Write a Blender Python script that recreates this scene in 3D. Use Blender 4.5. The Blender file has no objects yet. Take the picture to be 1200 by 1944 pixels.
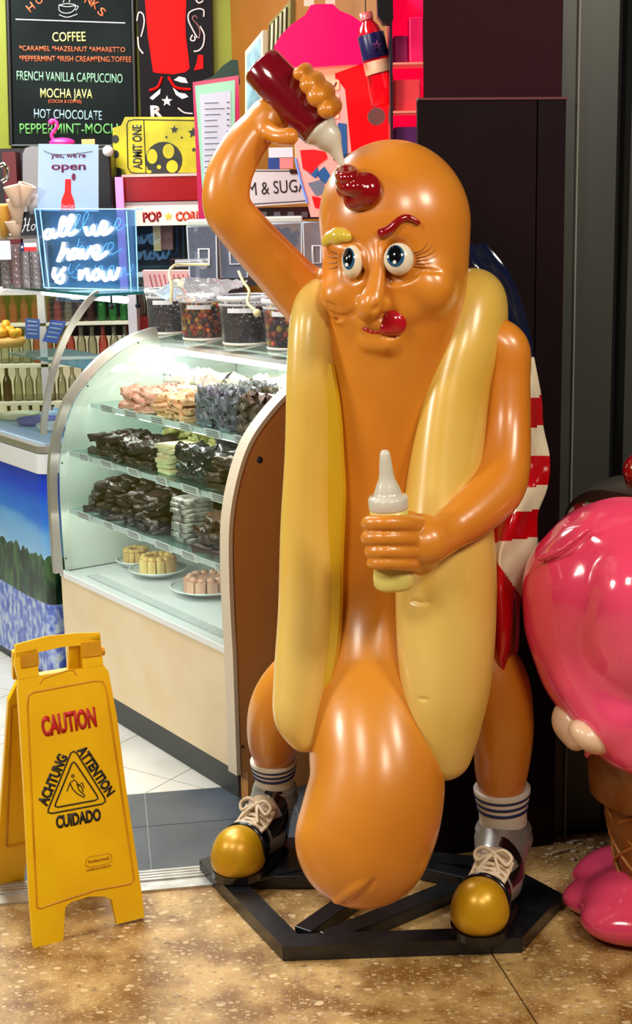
import bpy, bmesh, math, random
import numpy as np
from mathutils import Vector, Matrix
from mathutils.bvhtree import BVHTree
random.seed(7); np.random.seed(7)
SC = bpy.context.scene
COL = SC.collection
# ---------------------------------------------------------------- camera
FPX = 2700.0; PITCH = math.atan(592/2700); ROLL = math.radians(1.2); CH = 1.6
cd = bpy.data.cameras.new('camera'); cam = bpy.data.objects.new('camera', cd); COL.objects.link(cam)
cd.sensor_fit = 'VERTICAL'; cd.sensor_height = 24.0; cd.lens = 24.0*FPX/1944
cd.clip_start = 0.05; cd.clip_end = 60
CM = Matrix.Rotation(math.pi/2-PITCH, 3, 'X') @ Matrix.Rotation(-ROLL, 3, 'Z')
cam.matrix_world = Matrix.Translation((0, 0, CH)) @ CM.to_4x4()
SC.camera = cam
# ---------------------------------------------------------------- world, lights, exposure
w = bpy.data.worlds.new('world'); SC.world = w; w.use_nodes = True
w.node_tree.nodes['Background'].inputs[0].default_value = (0.9, 0.93, 1.0, 1)
w.node_tree.nodes['Background'].inputs[1].default_value = 0.03
SC.view_settings.view_transform = 'Standard'; SC.view_settings.look = 'None'
SC.view_settings.gamma = 1; SC.view_settings.exposure = 0.15; SC.view_settings.use_curve_mapping = False
def area(name, loc, target, size, power, color, sy=None):
    l = bpy.data.lights.new(name, 'AREA'); l.energy = power; l.color = color; l.size = size
    if sy: l.shape = 'RECTANGLE'; l.size_y = sy
    o = bpy.data.objects.new(name, l); COL.objects.link(o); o.location = loc
    o.rotation_euler = (Vector(target)-Vector(loc)).to_track_quat('-Z', 'Y').to_euler()
    return o
area('hall_downlight', (0.85, 0.5, 2.75), (0.3, 3.0, 0.5), 0.5, 28, (1.0, 0.90, 0.74))
area('hall_side_downlight', (1.9, 1.5, 2.75), (0.2, 3.0, 0.7), 0.5, 32, (1.0, 0.90, 0.74))
area('hall_ceiling_light', (-1.3, 1.0, 2.85), (-0.1, 3.3, 0.7), 0.6, 30, (1.0, 0.93, 0.80))
area('hall_side_light', (-2.9, 2.3, 2.3), (-0.3, 3.1, 0.6), 0.5, 48, (1.0, 0.95, 0.86))
area('shop_ceiling_light', (-1.4, 5.2, 2.85), (-1.0, 4.9, 0), 1.2, 80, (0.93, 0.97, 1.0))
area('shop_front_light', (-0.75, 3.55, 2.88), (-0.75, 4.4, 0.6), 0.5, 34, (0.96, 0.98, 1.0))
# ---------------------------------------------------------------- maths helpers (a pixel of the 1200x1944 photograph -> a place in the room)
def V(*a): return Vector(a[0]) if len(a) == 1 else Vector(a)
C0 = Vector((0, 0, CH))
def ray(px, py): return CM @ Vector(((px-600)/FPX, (972-py)/FPX, -1))
def W(px, py, Y): d = ray(px, py); return C0 + d*(Y/d.y)
def F(px, py, z=0.0): d = ray(px, py); return C0 + d*((z-CH)/d.z)
def dist(p): return -((CM.transposed() @ (Vector(p)-C0)).z)
def m(rpx, p): return rpx*dist(p)/FPX
def proj(p):
    q = CM.transposed() @ (Vector(p)-C0); return 600+FPX*q.x/-q.z, 972-FPX*q.y/-q.z
class Pl:
    """a plane in the room: origin, horizontal u, upward v, normal n towards the viewer"""
    def __init__(s, o, u=(1, 0, 0), v=(0, 0, 1)):
        s.o = Vector(o); s.u = Vector(u).normalized(); v = Vector(v)
        s.n = s.u.cross(v).normalized(); s.v = s.n.cross(s.u).normalized()
    def hit(s, px, py): d = ray(px, py); return C0 + d*((s.o-C0).dot(s.n)/d.dot(s.n))
    def uv(s, px, py): q = s.hit(px, py)-s.o; return q.dot(s.u), q.dot(s.v)
    def at(s, u, v, w=0): return s.o + s.u*u + s.v*v + s.n*w
def yaw(a): return (math.cos(math.radians(a)), math.sin(math.radians(a)), 0)
def spline(pts, n=6, closed=False):
    P = [tuple(p) for p in pts]; out = []; N = len(P)
    if N < 3: return P
    rng = range(N if closed else N-1)
    for i in rng:
        if closed: a, b, c, d = P[i-1], P[i], P[(i+1) % N], P[(i+2) % N]
        else: a, b, c, d = P[max(i-1, 0)], P[i], P[i+1], P[min(i+2, N-1)]
        for k in range(n):
            t = k/n
            out.append(tuple(0.5*((2*b[j])+(-a[j]+c[j])*t+(2*a[j]-5*b[j]+4*c[j]-d[j])*t*t+(-a[j]+3*b[j]-3*c[j]+d[j])*t**3) for j in range(len(b))))
    if not closed: out.append(P[-1])
    return out
# ---------------------------------------------------------------- materials
def lin(c):
    return tuple(((x/255/12.92) if x/255 <= .04045 else ((x/255+.055)/1.055)**2.4) for x in c)
MATS = {}
def mat(name, c, rough=.5, metal=0, emit=0, ec=None, coat=0, noise=None, c2=None, bump=None, alpha=1, spec=.5, island=None, nstretch=None, detail=4, crough=.08):
    if name in MATS: return MATS[name]
    M = bpy.data.materials.new(name); M.use_nodes = True; nt = M.node_tree; b = nt.nodes['Principled BSDF']
    col = lin(c)+(1,)
    b.inputs['Base Color'].default_value = col; b.inputs['Roughness'].default_value = rough; b.inputs['Metallic'].default_value = metal
    b.inputs['Coat Weight'].default_value = coat; b.inputs['Coat Roughness'].default_value = crough; b.inputs['Specular IOR Level'].default_value = spec
    if emit: b.inputs['Emission Color'].default_value = lin(ec or c)+(1,); b.inputs['Emission Strength'].default_value = emit
    if alpha < 1: b.inputs['Alpha'].default_value = alpha
    tc = nt.nodes.new('ShaderNodeTexCoord'); src = tc.outputs['Object']
    if nstretch:
        mp = nt.nodes.new('ShaderNodeMapping'); mp.inputs['Scale'].default_value = nstretch; nt.links.new(src, mp.inputs[0]); src = mp.outputs[0]
    if noise:
        n = nt.nodes.new('ShaderNodeTexNoise'); n.inputs['Scale'].default_value = noise; n.inputs['Detail'].default_value = detail; nt.links.new(src, n.inputs['Vector'])
        r = nt.nodes.new('ShaderNodeValToRGB'); r.color_ramp.elements[0].position = .35; r.color_ramp.elements[1].position = .65
        r.color_ramp.elements[0].color = col; r.color_ramp.elements[1].color = lin(c2 or c)+(1,)
        nt.links.new(n.outputs['Fac'], r.inputs[0]); nt.links.new(r.outputs[0], b.inputs['Base Color'])
    if island:
        g = nt.nodes.new('ShaderNodeNewGeometry'); r = nt.nodes.new('ShaderNodeValToRGB'); r.color_ramp.interpolation = 'CONSTANT'
        e = r.color_ramp.elements
        while len(e) < len(island): e.new(.5)
        for i, cc in enumerate(island): e[i].position = i/len(island); e[i].color = lin(cc)+(1,)
        nt.links.new(g.outputs['Random Per Island'], r.inputs[0]); nt.links.new(r.outputs[0], b.inputs['Base Color'])
    if bump:
        n = nt.nodes.new('ShaderNodeTexNoise'); n.inputs['Scale'].default_value = bump[0]; n.inputs['Detail'].default_value = 3; nt.links.new(src, n.inputs['Vector'])
        bp = nt.nodes.new('ShaderNodeBump'); bp.inputs['Strength'].default_value = bump[1]; bp.inputs['Distance'].default_value = bump[2] if len(bump) > 2 else .002
        nt.links.new(n.outputs['Fac'], bp.inputs['Height']); nt.links.new(bp.outputs[0], b.inputs['Normal'])
    MATS[name] = M; return M
def glass(name, tint=(255, 255, 255), refl=1.0, haze=0.0, hc=(255, 255, 255), rough=.02):
    """thin clear sheet: transparent body, Fresnel surface reflection, optional milky share"""
    if name in MATS: return MATS[name]
    M = bpy.data.materials.new(name); M.use_nodes = True; nt = M.node_tree; nt.nodes.clear()
    o = nt.nodes.new('ShaderNodeOutputMaterial'); t = nt.nodes.new('ShaderNodeBsdfTransparent'); t.inputs[0].default_value = lin(tint)+(1,)
    g = nt.nodes.new('ShaderNodeBsdfGlossy'); g.inputs['Roughness'].default_value = rough; g.inputs[0].default_value = (refl, refl, refl, 1)
    fr = nt.nodes.new('ShaderNodeFresnel'); fr.inputs[0].default_value = 1.5
    mx = nt.nodes.new('ShaderNodeMixShader'); nt.links.new(fr.outputs[0], mx.inputs[0]); nt.links.new(t.outputs[0], mx.inputs[1]); nt.links.new(g.outputs[0], mx.inputs[2])
    last = mx.outputs[0]
    if haze:
        d = nt.nodes.new('ShaderNodeBsdfDiffuse'); d.inputs[0].default_value = lin(hc)+(1,)
        m2 = nt.nodes.new('ShaderNodeMixShader'); m2.inputs[0].default_value = haze; nt.links.new(last, m2.inputs[1]); nt.links.new(d.outputs[0], m2.inputs[2]); last = m2.outputs[0]
    nt.links.new(last, o.inputs[0]); MATS[name] = M; return M
# ---------------------------------------------------------------- object helpers
def thing(name, label, cat, loc=(0, 0, 0), group=None):
    o = bpy.data.objects.new(name, None); COL.objects.link(o); o.location = loc; o.empty_display_size = .05
    o['label'] = label; o['category'] = cat
    if group: o['group'] = group
    return o
def tag(o, label, cat, group=None, kind=None):
    o['label'] = label; o['category'] = cat
    if group: o['group'] = group
    if kind: o['kind'] = kind
    return o
def link(name, me, mt, parent=None, label=None, kind=None):
    o = bpy.data.objects.new(name, me); COL.objects.link(o)
    if mt is not None:
        if len(me.materials): me.materials.clear()
        for x in (mt if isinstance(mt, (list, tuple)) else [mt]): me.materials.append(x)
    if parent is not None: o.parent = parent
    if label: o['label'] = label
    if kind: o['kind'] = kind
    return o
def root_loc(p):
    v = Vector((0, 0, 0))
    while p is not None: v += p.location; p = p.parent
    return v
def rebase(o, off=None):
    """move a top-level mesh's origin to the bottom centre of its own geometry"""
    me = o.data; n = len(me.vertices); a = np.empty(n*3, 'f'); me.vertices.foreach_get('co', a); a = a.reshape(-1, 3)
    c = np.array([(a[:, 0].min()+a[:, 0].max())/2, (a[:, 1].min()+a[:, 1].max())/2, a[:, 2].min()])
    me.vertices.foreach_set('co', (a-c).ravel()); o.location = Vector(c.tolist()); me.update(); return o
class MB:
    """collects shapes in room coordinates; build() links them as one mesh object"""
    def __init__(s): s.v = []; s.f = []; s.mi = []; s.sm = []
    def add(s, vs, fs, mi=0, smooth=False):
        o = len(s.v); s.v += [Vector(x) for x in vs]
        for f in fs: s.f.append([i+o for i in f]); s.mi.append(mi); s.sm.append(smooth)
        return s
    def box(s, c, sz, ax=None, mi=0):
        c = Vector(c); ax = ax or (Vector((1, 0, 0)), Vector((0, 1, 0)), Vector((0, 0, 1)))
        vs = [c+ax[0]*(sz[0]/2*i)+ax[1]*(sz[1]/2*j)+ax[2]*(sz[2]/2*k) for i in (-1, 1) for j in (-1, 1) for k in (-1, 1)]
        s.add(vs, [(0, 1, 3, 2), (4, 6, 7, 5), (0, 4, 5, 1), (2, 3, 7, 6), (0, 2, 6, 4), (1, 5, 7, 3)], mi); return s
    def prism(s, pts, n, th, mi=0, smooth=False):
        """pts: world polygon (front face), extruded by -n*th"""
        P = [Vector(p) for p in pts]; n = Vector(n).normalized(); k = len(P)
        Q = [p-n*th for p in P]
        s.add(P+Q, [list(range(k)), list(range(2*k-1, k-1, -1))], mi)
        s.add(P+Q, [(i, i+k, (i+1) % k+k, (i+1) % k) for i in range(k)], mi, smooth); return s
    def tube(s, path, r, seg=8, mi=0, closed=False, caps=True):
        P = [Vector(p) for p in path]; n = len(P); rr = r if isinstance(r, (list, tuple)) else [r]*n
        prev = None; rings = []
        for i, p in enumerate(P):
            if closed: d = P[(i+1) % n]-P[i-1]
            else: d = P[min(i+1, n-1)]-P[max(i-1, 0)]
            d = d.normalized() if d.length > 1e-9 else Vector((0, 0, 1))
            if prev is None:
                a = Vector((0, 0, 1)) if abs(d.z) < .9 else Vector((1, 0, 0)); x = d.cross(a).normalized()
            else: x = (prev-d*prev.dot(d)).normalized()
            y = d.cross(x); prev = x
            rings.append([p+(x*math.cos(2*math.pi*k/seg)+y*math.sin(2*math.pi*k/seg))*rr[i] for k in range(seg)])
        vs = [q for R in rings for q in R]; fs = []
        for i in range(n if closed else n-1):
            a = i*seg; b = ((i+1) % n)*seg
            for k in range(seg): fs.append((a+k, a+(k+1) % seg, b+(k+1) % seg, b+k))
        s.add(vs, fs, mi, True)
        if caps and not closed:
            s.add(rings[0], [list(range(seg-1, -1, -1))], mi); s.add(rings[-1], [list(range(seg))], mi)
        return s
    def lathe(s, prof, c, ax=(0, 0, 1), seg=20, mi=0, x=None, smooth=True):
        """prof: (radius, height) list along axis from c"""
        ax = Vector(ax).normalized(); a = Vector((0, 0, 1)) if abs(ax.z) < .9 else Vector((1, 0, 0))
        X = ax.cross(a).normalized(); Y = ax.cross(X); c = Vector(c); vs = []; fs = []
        for (r, h) in prof:
            for k in range(seg):
                t = 2*math.pi*k/seg; vs.append(c+ax*h+(X*math.cos(t)+Y*math.sin(t))*max(r, 1e-5))
        for i in range(len(prof)-1):
            for k in range(seg): fs.append((i*seg+k, i*seg+(k+1) % seg, (i+1)*seg+(k+1) % seg, (i+1)*seg+k))
        s.add(vs, fs, mi, smooth); return s
    def sweep(s, path, side, w, th, mi=0):
        """rectangular bar along path; side = constant width direction; thickness goes inward"""
        P = [Vector(p) for p in path]; side = Vector(side).normalized(); n = len(P); vs = []
        for i, p in enumerate(P):
            d = (P[min(i+1, n-1)]-P[max(i-1, 0)]).normalized(); q = d.cross(side).normalized()
            vs += [p-side*w/2, p+side*w/2, p+side*w/2+q*th, p-side*w/2+q*th]
        fs = [(0, 1, 2, 3), tuple(len(vs)-k for k in (1, 2, 3, 4))]
        for i in range(n-1):
            for k in range(4): a = i*4+k; b = i*4+(k+1) % 4; fs.append((a, a+4, b+4, b))
        s.add(vs, fs, mi); return s
    def ball(s, c, r, seg=10, ring=6, mi=0, ax=None):
        c = Vector(c); r = r if isinstance(r, (tuple, list)) else (r, r, r)
        ax = ax or (Vector((1, 0, 0)), Vector((0, 1, 0)), Vector((0, 0, 1))); vs = []; fs = []
        for i in range(1, ring):
            p = math.pi*i/ring
            for k in range(seg):
                t = 2*math.pi*k/seg
                vs.append(c+ax[0]*(r[0]*math.sin(p)*math.cos(t))+ax[1]*(r[1]*math.sin(p)*math.sin(t))+ax[2]*(r[2]*math.cos(p)))
        T = len(vs); vs += [c+ax[2]*r[2], c-ax[2]*r[2]]
        for i in range(ring-2):
            for k in range(seg): fs.append((i*seg+k, (i+1)*seg+k, (i+1)*seg+(k+1) % seg, i*seg+(k+1) % seg))
        for k in range(seg): fs.append((T, k, (k+1) % seg)); fs.append((T+1, (ring-2)*seg+(k+1) % seg, (ring-2)*seg+k))
        s.add(vs, fs, mi, True); return s
    def build(s, name, mt, parent=None, label=None, kind=None, bevel=0, fix=True):
        me = bpy.data.meshes.new(name); o0 = root_loc(parent)
        me.from_pydata([v-o0 for v in s.v], [], s.f)
        me.polygons.foreach_set('material_index', s.mi); me.polygons.foreach_set('use_smooth', s.sm)
        if fix:
            bm = bmesh.new(); bm.from_mesh(me); bmesh.ops.recalc_face_normals(bm, faces=bm.faces); bm.to_mesh(me); bm.free()
        me.update(); o = link(name, me, mt, parent, label, kind)
        if parent is None: rebase(o)
        if bevel:
            b = o.modifiers.new('bevel', 'BEVEL'); b.width = bevel; b.segments = 2; b.limit_method = 'ANGLE'; b.angle_limit = math.radians(40)
        return o
def boxpx(pl, x0, y0, x1, y1, th, mb=None, off=0, mi=0):
    """box whose front face covers the given picture rectangle on plane pl"""
    a = pl.uv(x0, (y0+y1)/2)[0]; b = pl.uv(x1, (y0+y1)/2)[0]; c = pl.uv((x0+x1)/2, y1)[1]; d = pl.uv((x0+x1)/2, y0)[1]
    mb = mb or MB(); mb.box(pl.at((a+b)/2, (c+d)/2, off-th/2), (b-a, d-c, th), (pl.u, pl.v, pl.n), mi); return mb
def polypx(pl, pts, th, off=0, mb=None, mi=0):
    mb = mb or MB(); mb.prism([pl.hit(*p)+pl.n*off for p in pts], pl.n, th, mi); return mb
def strokepx(pl, strokes, rpx, mb=None, off=.001, smooth=True, seg=6, flat=False, mi=0, n=5):
    mb = mb or MB()
    for st in strokes:
        q = spline(st, n) if smooth and len(st) > 2 else st
        P = [pl.hit(*p)+pl.n*off for p in q]; mb.tube(P, m(rpx, P[0]), seg, mi)
    return mb
def textpx(pl, s, a, b, hpx, mt, parent, name='lettering', off=.0015, ext=.0006, shear=0, thick=0, label=None):
    """lettering on plane pl: baseline from pixel a to pixel b, capital height hpx"""
    cu = bpy.data.curves.new(name, 'FONT'); cu.body = s; cu.size = 1; cu.extrude = 0; cu.shear = shear; cu.offset = thick; cu.resolution_u = 3
    o = bpy.data.objects.new('tmp', cu); COL.objects.link(o); dg = bpy.context.evaluated_depsgraph_get(); dg.update()
    me = bpy.data.meshes.new_from_object(o.evaluated_get(dg)); bpy.data.objects.remove(o); bpy.data.curves.remove(cu)
    n = len(me.vertices)
    if not n: return None
    co = np.empty(n*3, 'f'); me.vertices.foreach_get('co', co); co = co.reshape(-1, 3)
    x0, x1 = co[:, 0].min(), co[:, 0].max()
    A = pl.hit(*a)+pl.n*off; B = pl.hit(*b)+pl.n*off; ux = (B-A); L = ux.length; ux.normalize(); uy = pl.n.cross(ux).normalized()
    sx = L/(x1-x0); sy = m(hpx, A)/.70; o0 = root_loc(parent)
    out = [A-o0+ux*((c[0]-x0)*sx)+uy*(c[1]*sy) for c in co]
    me.vertices.foreach_set('co', np.array([tuple(v) for v in out], 'f').ravel())
    ob = link(name, me, mt, parent, label)
    md = ob.modifiers.new('solid', 'SOLIDIFY'); md.thickness = ext; md.offset = 0
    return ob
# ---------------------------------------------------------------- sculpting in a distance field, meshed by surface nets
class SDF:
    def __init__(s, lo, hi, h):
        s.lo = np.array(lo, 'f'); s.h = h; s.n = (np.ceil((np.array(hi)-np.array(lo))/h).astype(int)+1)
        s.g = np.full(tuple(s.n), .08, 'f')
    def _loc(s, lo, hi, mg):
        a = np.clip(((np.array(lo)-mg-s.lo)/s.h).astype(int), 0, s.n); b = np.clip(((np.array(hi)+mg-s.lo)/s.h).astype(int)+2, 0, s.n)
        if (b <= a).any(): return None
        ax = [(s.lo[i]+s.h*np.arange(a[i], b[i])).astype('f') for i in range(3)]
        return (slice(a[0], b[0]), slice(a[1], b[1]), slice(a[2], b[2])), ax[0][:, None, None], ax[1][None, :, None], ax[2][None, None, :]
    def _mix(s, sl, d, k, op):
        a = s.g[sl]
        if op == 'sub': a2 = -a; d2 = d
        else: a2 = a; d2 = d
        if k <= 0: r = np.minimum(a2, d2)
        else:
            hh = np.clip(.5+.5*(a2-d2)/k, 0, 1); r = a2*(1-hh)+d2*hh-k*hh*(1-hh)
        s.g[sl] = -r if op == 'sub' else r
    def _cone(s, a, b, ra, rb, mg, sq):
        a = np.array(a, 'f'); b = np.array(b, 'f'); R = max(ra, rb)*(1 if sq is None else max(1, 1/sq[1]))
        lo = np.minimum(a, b)-R; hi = np.maximum(a, b)+R
        L = s._loc(lo, hi, mg)
        if L is None: return None
        sl, X, Y, Z = L; px, py, pz = X-a[0], Y-a[1], Z-a[2]; ba = b-a
        if sq is not None:
            n, q = np.array(sq[0], 'f'), sq[1]; n = n/np.linalg.norm(n); dn = (px*n[0]+py*n[1]+pz*n[2])*(q-1)
            px = px+dn*n[0]; py = py+dn*n[1]; pz = pz+dn*n[2]; ba = ba+n*np.dot(ba, n)*(q-1)
        l2 = max(float(ba@ba), 1e-9); t = np.clip((px*ba[0]+py*ba[1]+pz*ba[2])/l2, 0, 1)
        d = np.sqrt((px-t*ba[0])**2+(py-t*ba[1])**2+(pz-t*ba[2])**2)-(ra+(rb-ra)*t)
        return sl, d.astype('f')
    def cone(s, a, b, ra, rb, k=0, op='add', sq=None):
        r = s._cone(a, b, ra, rb, k+3*s.h, sq)
        if r: s._mix(r[0], r[1], k, op)
    def ell(s, c, r, R=None, k=0, op='add'):
        r = np.array(r if isinstance(r, (tuple, list)) else (r, r, r), 'f'); c = np.array(c, 'f'); mg = k+3*s.h; m_ = float(r.max())
        L = s._loc(c-m_, c+m_, mg)
        if L is None: return
        sl, X, Y, Z = L; p = [X-c[0], Y-c[1], Z-c[2]]
        if R is not None:
            R = np.array([tuple(q) for q in R], 'f'); p = [p[0]*R[i][0]+p[1]*R[i][1]+p[2]*R[i][2] for i in range(3)]
        k0 = np.sqrt((p[0]/r[0])**2+(p[1]/r[1])**2+(p[2]/r[2])**2); k1 = np.sqrt((p[0]/r[0]**2)**2+(p[1]/r[1]**2)**2+(p[2]/r[2]**2)**2)+1e-6
        s._mix(sl, (k0*(k0-1)/k1).astype('f'), k, op)
    def chain(s, pts, k=0, op='add', sq=None, n=4, mgn=0):
        """pts: (x, y, z, r) control points, smoothed; first link blends with k, the links with each other by ks"""
        q = spline(pts, n) if n > 1 and len(pts) > 2 else [tuple(p) for p in pts]
        tmp = np.full(s.g.shape, .08, 'f') if len(q) > 6 else None; mg = max(k+3*s.h, mgn)
        if tmp is None:
            for a, b in zip(q[:-1], q[1:]): s.cone(a[:3], b[:3], a[3], b[3], k, op, sq)
            return
        lo = s.n.copy(); hi = s.n*0
        for a, b in zip(q[:-1], q[1:]):
            r = s._cone(a[:3], b[:3], a[3], b[3], mg, sq)
            if r is None: continue
            sl, d = r; np.minimum(tmp[sl], d, out=tmp[sl])
            lo = np.minimum(lo, [x.start for x in sl]); hi = np.maximum(hi, [x.stop for x in sl])
        if (hi <= lo).any(): return
        sl = tuple(slice(int(x), int(y)) for x, y in zip(lo, hi)); s._mix(sl, tmp[sl], k, op)
    def blur(s, n):
        for _ in range(n):
            for ax in range(3):
                g = s.g; a = [slice(None)]*3; b = [slice(None)]*3; c = [slice(None)]*3; a[ax] = slice(0, -2); b[ax] = slice(1, -1); c[ax] = slice(2, None)
                r = (g[tuple(a)]+g[tuple(c)])*.25+g[tuple(b)]*.5; g[tuple(b)] = r
    def mesh(s, name, parent_off=(0, 0, 0)):
        g = s.g; ins = g < 0
        c = np.zeros(tuple(s.n-1), np.int8)
        for i in (0, 1):
            for j in (0, 1):
                for k in (0, 1): c += ins[i:s.n[0]-1+i, j:s.n[1]-1+j, k:s.n[2]-1+k]
        act = np.argwhere((c > 0) & (c < 8)); N = len(act)
        idx = np.full(tuple(s.n-1), -1, np.int32); idx[act[:, 0], act[:, 1], act[:, 2]] = np.arange(N)
        acc = np.zeros((N, 3)); cnt = np.zeros(N)
        cor = [(i, j, k) for i in (0, 1) for j in (0, 1) for k in (0, 1)]
        val = {q: g[act[:, 0]+q[0], act[:, 1]+q[1], act[:, 2]+q[2]] for q in cor}
        for a in cor:
            for ax in range(3):
                if a[ax]: continue
                b = list(a); b[ax] = 1; b = tuple(b); va, vb = val[a], val[b]; mk = (va < 0) != (vb < 0)
                t = np.where(mk, va/np.where(mk, va-vb, 1), 0)
                p = np.array(a, float)[None, :]+np.zeros((N, 3)); p[:, ax] += t
                acc[mk] += p[mk]; cnt[mk] += 1
        co = (act+acc/np.maximum(cnt, 1)[:, None])*s.h+s.lo-np.array(parent_off)
        quads = []
        for ax in range(3):
            o1, o2 = (ax+1) % 3, (ax+2) % 3
            A = [slice(None)]*3; B = [slice(None)]*3; A[ax] = slice(0, -1); B[ax] = slice(1, None)
            sa, sb = ins[tuple(A)], ins[tuple(B)]
            e = np.argwhere(sa != sb); ok = (e[:, o1] > 0) & (e[:, o2] > 0) & (e[:, o1] < s.n[o1]-1) & (e[:, o2] < s.n[o2]-1); e = e[ok]
            fl = sa[e[:, 0], e[:, 1], e[:, 2]]
            def id_(d1, d2):
                q = e.copy(); q[:, o1] += d1; q[:, o2] += d2; return idx[q[:, 0], q[:, 1], q[:, 2]]
            Q = np.stack([id_(-1, -1), id_(0, -1), id_(0, 0), id_(-1, 0)], 1)
            Q[~fl] = Q[~fl][:, ::-1]; quads.append(Q)
        Q = np.concatenate(quads); Q = Q[(Q >= 0).all(1)]; nf = len(Q)
        me = bpy.data.meshes.new(name); me.vertices.add(N); me.vertices.foreach_set('co', co.astype('f').ravel())
        me.loops.add(nf*4); me.loops.foreach_set('vertex_index', Q.astype(np.int32).ravel()); me.polygons.add(nf)
        me.polygons.foreach_set('loop_start', np.arange(0, nf*4, 4, dtype=np.int32)); me.polygons.foreach_set('use_smooth', np.ones(nf, bool))
        me.update(calc_edges=True); s.co = co; s.q = Q; return me
def P4(px, py, Y, rpx):
    p = W(px, py, Y); return (p.x, p.y, p.z, m(rpx, p))
# ================================================================ the setting
def structure(o): o['kind'] = 'structure'; return o
def terrazzo():
    M = bpy.data.materials.new('terrazzo'); M.use_nodes = True; nt = M.node_tree; b = nt.nodes['Principled BSDF']; L = nt.links.new
    tc = nt.nodes.new('ShaderNodeTexCoord'); cur = None
    n = nt.nodes.new('ShaderNodeTexNoise'); n.inputs['Scale'].default_value = 9; n.inputs['Detail'].default_value = 10; L(tc.outputs['Object'], n.inputs['Vector'])
    r = nt.nodes.new('ShaderNodeValToRGB'); r.color_ramp.elements[0].position = .38; r.color_ramp.elements[1].position = .62
    r.color_ramp.elements[0].color = lin((128, 88, 38))+(1,); r.color_ramp.elements[1].color = lin((192, 156, 98))+(1,); L(n.outputs['Fac'], r.inputs[0]); cur = r.outputs[0]
    for sc, th, lo, hi, seed, amt in ((150, .40, (104, 66, 28), (232, 204, 150), 0, .5), (70, .36, (84, 48, 22), (240, 214, 164), 3, .55), (34, .30, (238, 212, 162), (100, 62, 32), 8, .65)):
        mp = nt.nodes.new('ShaderNodeMapping'); mp.inputs['Location'].default_value = (seed, seed*2, 0); mp.inputs['Rotation'].default_value = (0, 0, seed); mp.inputs['Scale'].default_value = (1, 1.5, 1); L(tc.outputs['Object'], mp.inputs[0])
        v = nt.nodes.new('ShaderNodeTexVoronoi'); v.inputs['Scale'].default_value = sc; L(mp.outputs[0], v.inputs['Vector'])
        sp = nt.nodes.new('ShaderNodeSeparateColor'); L(v.outputs['Color'], sp.inputs[0])
        lt = nt.nodes.new('ShaderNodeMath'); lt.operation = 'LESS_THAN'; lt.inputs[1].default_value = th; L(v.outputs['Distance'], lt.inputs[0])
        sel = nt.nodes.new('ShaderNodeMath'); sel.operation = 'GREATER_THAN'; sel.inputs[1].default_value = .50; L(sp.outputs[0], sel.inputs[0])
        ml = nt.nodes.new('ShaderNodeMath'); ml.operation = 'MULTIPLY'; L(lt.outputs[0], ml.inputs[0]); L(sel.outputs[0], ml.inputs[1])
        ma = nt.nodes.new('ShaderNodeMath'); ma.operation = 'MULTIPLY'; ma.inputs[1].default_value = amt; L(ml.outputs[0], ma.inputs[0])
        cr = nt.nodes.new('ShaderNodeValToRGB'); cr.color_ramp.elements[0].color = lin(lo)+(1,); cr.color_ramp.elements[1].color = lin(hi)+(1,); L(sp.outputs[1], cr.inputs[0])
        mx = nt.nodes.new('ShaderNodeMix'); mx.data_type = 'RGBA'; L(ma.outputs[0], mx.inputs[0]); L(cur, mx.inputs[6]); L(cr.outputs[0], mx.inputs[7]); cur = mx.outputs[2]
    L(cur, b.inputs['Base Color']); b.inputs['Roughness'].default_value = .42
    return M
TZ = terrazzo()
U8 = Vector((.989, .148, 0)).normalized(); V8 = Vector((-.148, .989, 0)).normalized(); T0 = Vector((-.426, 3.111, 0))   # shop threshold line
def tp(a, b, z=0): return T0+U8*a+V8*b+Vector((0, 0, z))
UP = Vector((0, 0, 1))
fl = bpy.data.objects.new('floor', None); COL.objects.link(fl); structure(fl)
ja, jb = F(935, 1812), F(1020, 1944); jd = (jb-ja).normalized(); J0 = ja-jd*1.2; J1 = ja+jd*6; jn = Vector((-jd.y, jd.x, 0))*.002
k0 = tp(-4, 0); k1 = tp((ja-T0).dot(U8), 0)
# joint meets threshold line
den = jd.x*U8.y-jd.y*U8.x; tt = ((ja.x-T0.x)*jd.y-(ja.y-T0.y)*jd.x)/(U8.x*jd.y-U8.y*jd.x); KX = T0+U8*tt
MB().prism([tp(-4, 0), Vector((-4, -1.5, 0)), J1-Vector((jn.x, jn.y, 0))*1, KX-jn], UP, .05).build('terrazzo_slab', TZ, fl)
MB().prism([KX+jn, J1+jn, Vector((4, -1.5, 0)), tp(4.5, 0), ], UP, .05).build('terrazzo_slab', TZ, fl)
MB().prism([tp(.70, 0), tp(4.5, 0), tp(4.5, .7), tp(.70, .7)], UP, .05).build('terrazzo_slab', TZ, fl)
MB().box(((KX+J1)/2).to_tuple()[:2]+(-.03,), (.02, (J1-KX).length, .04), (jn.normalized(), jd, UP)).build('joint_strip', mat('brass_joint', (70, 50, 26), .5), fl)
# metal threshold
th = bpy.data.objects.new('trim_1', None); COL.objects.link(th); structure(th)
AL = mat('brushed_aluminium', (205, 203, 198), .35, metal=.7, noise=30, c2=(180, 176, 168))
mb = MB(); mb.prism([tp(-3.2, 0), tp(.72, 0), tp(.72, .10), tp(-3.2, .10)], UP, .01); [setattr(v, 'z', v.z+.006) for v in mb.v]; mb.build('threshold_plate', AL, th)
for k in range(4):
    mb = MB(); mb.box(tp(-1.24, .05+.014*k, .0075), (3.92, .010, .005), (U8, V8, UP)); mb.build('threshold_ridge', AL, th)
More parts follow.
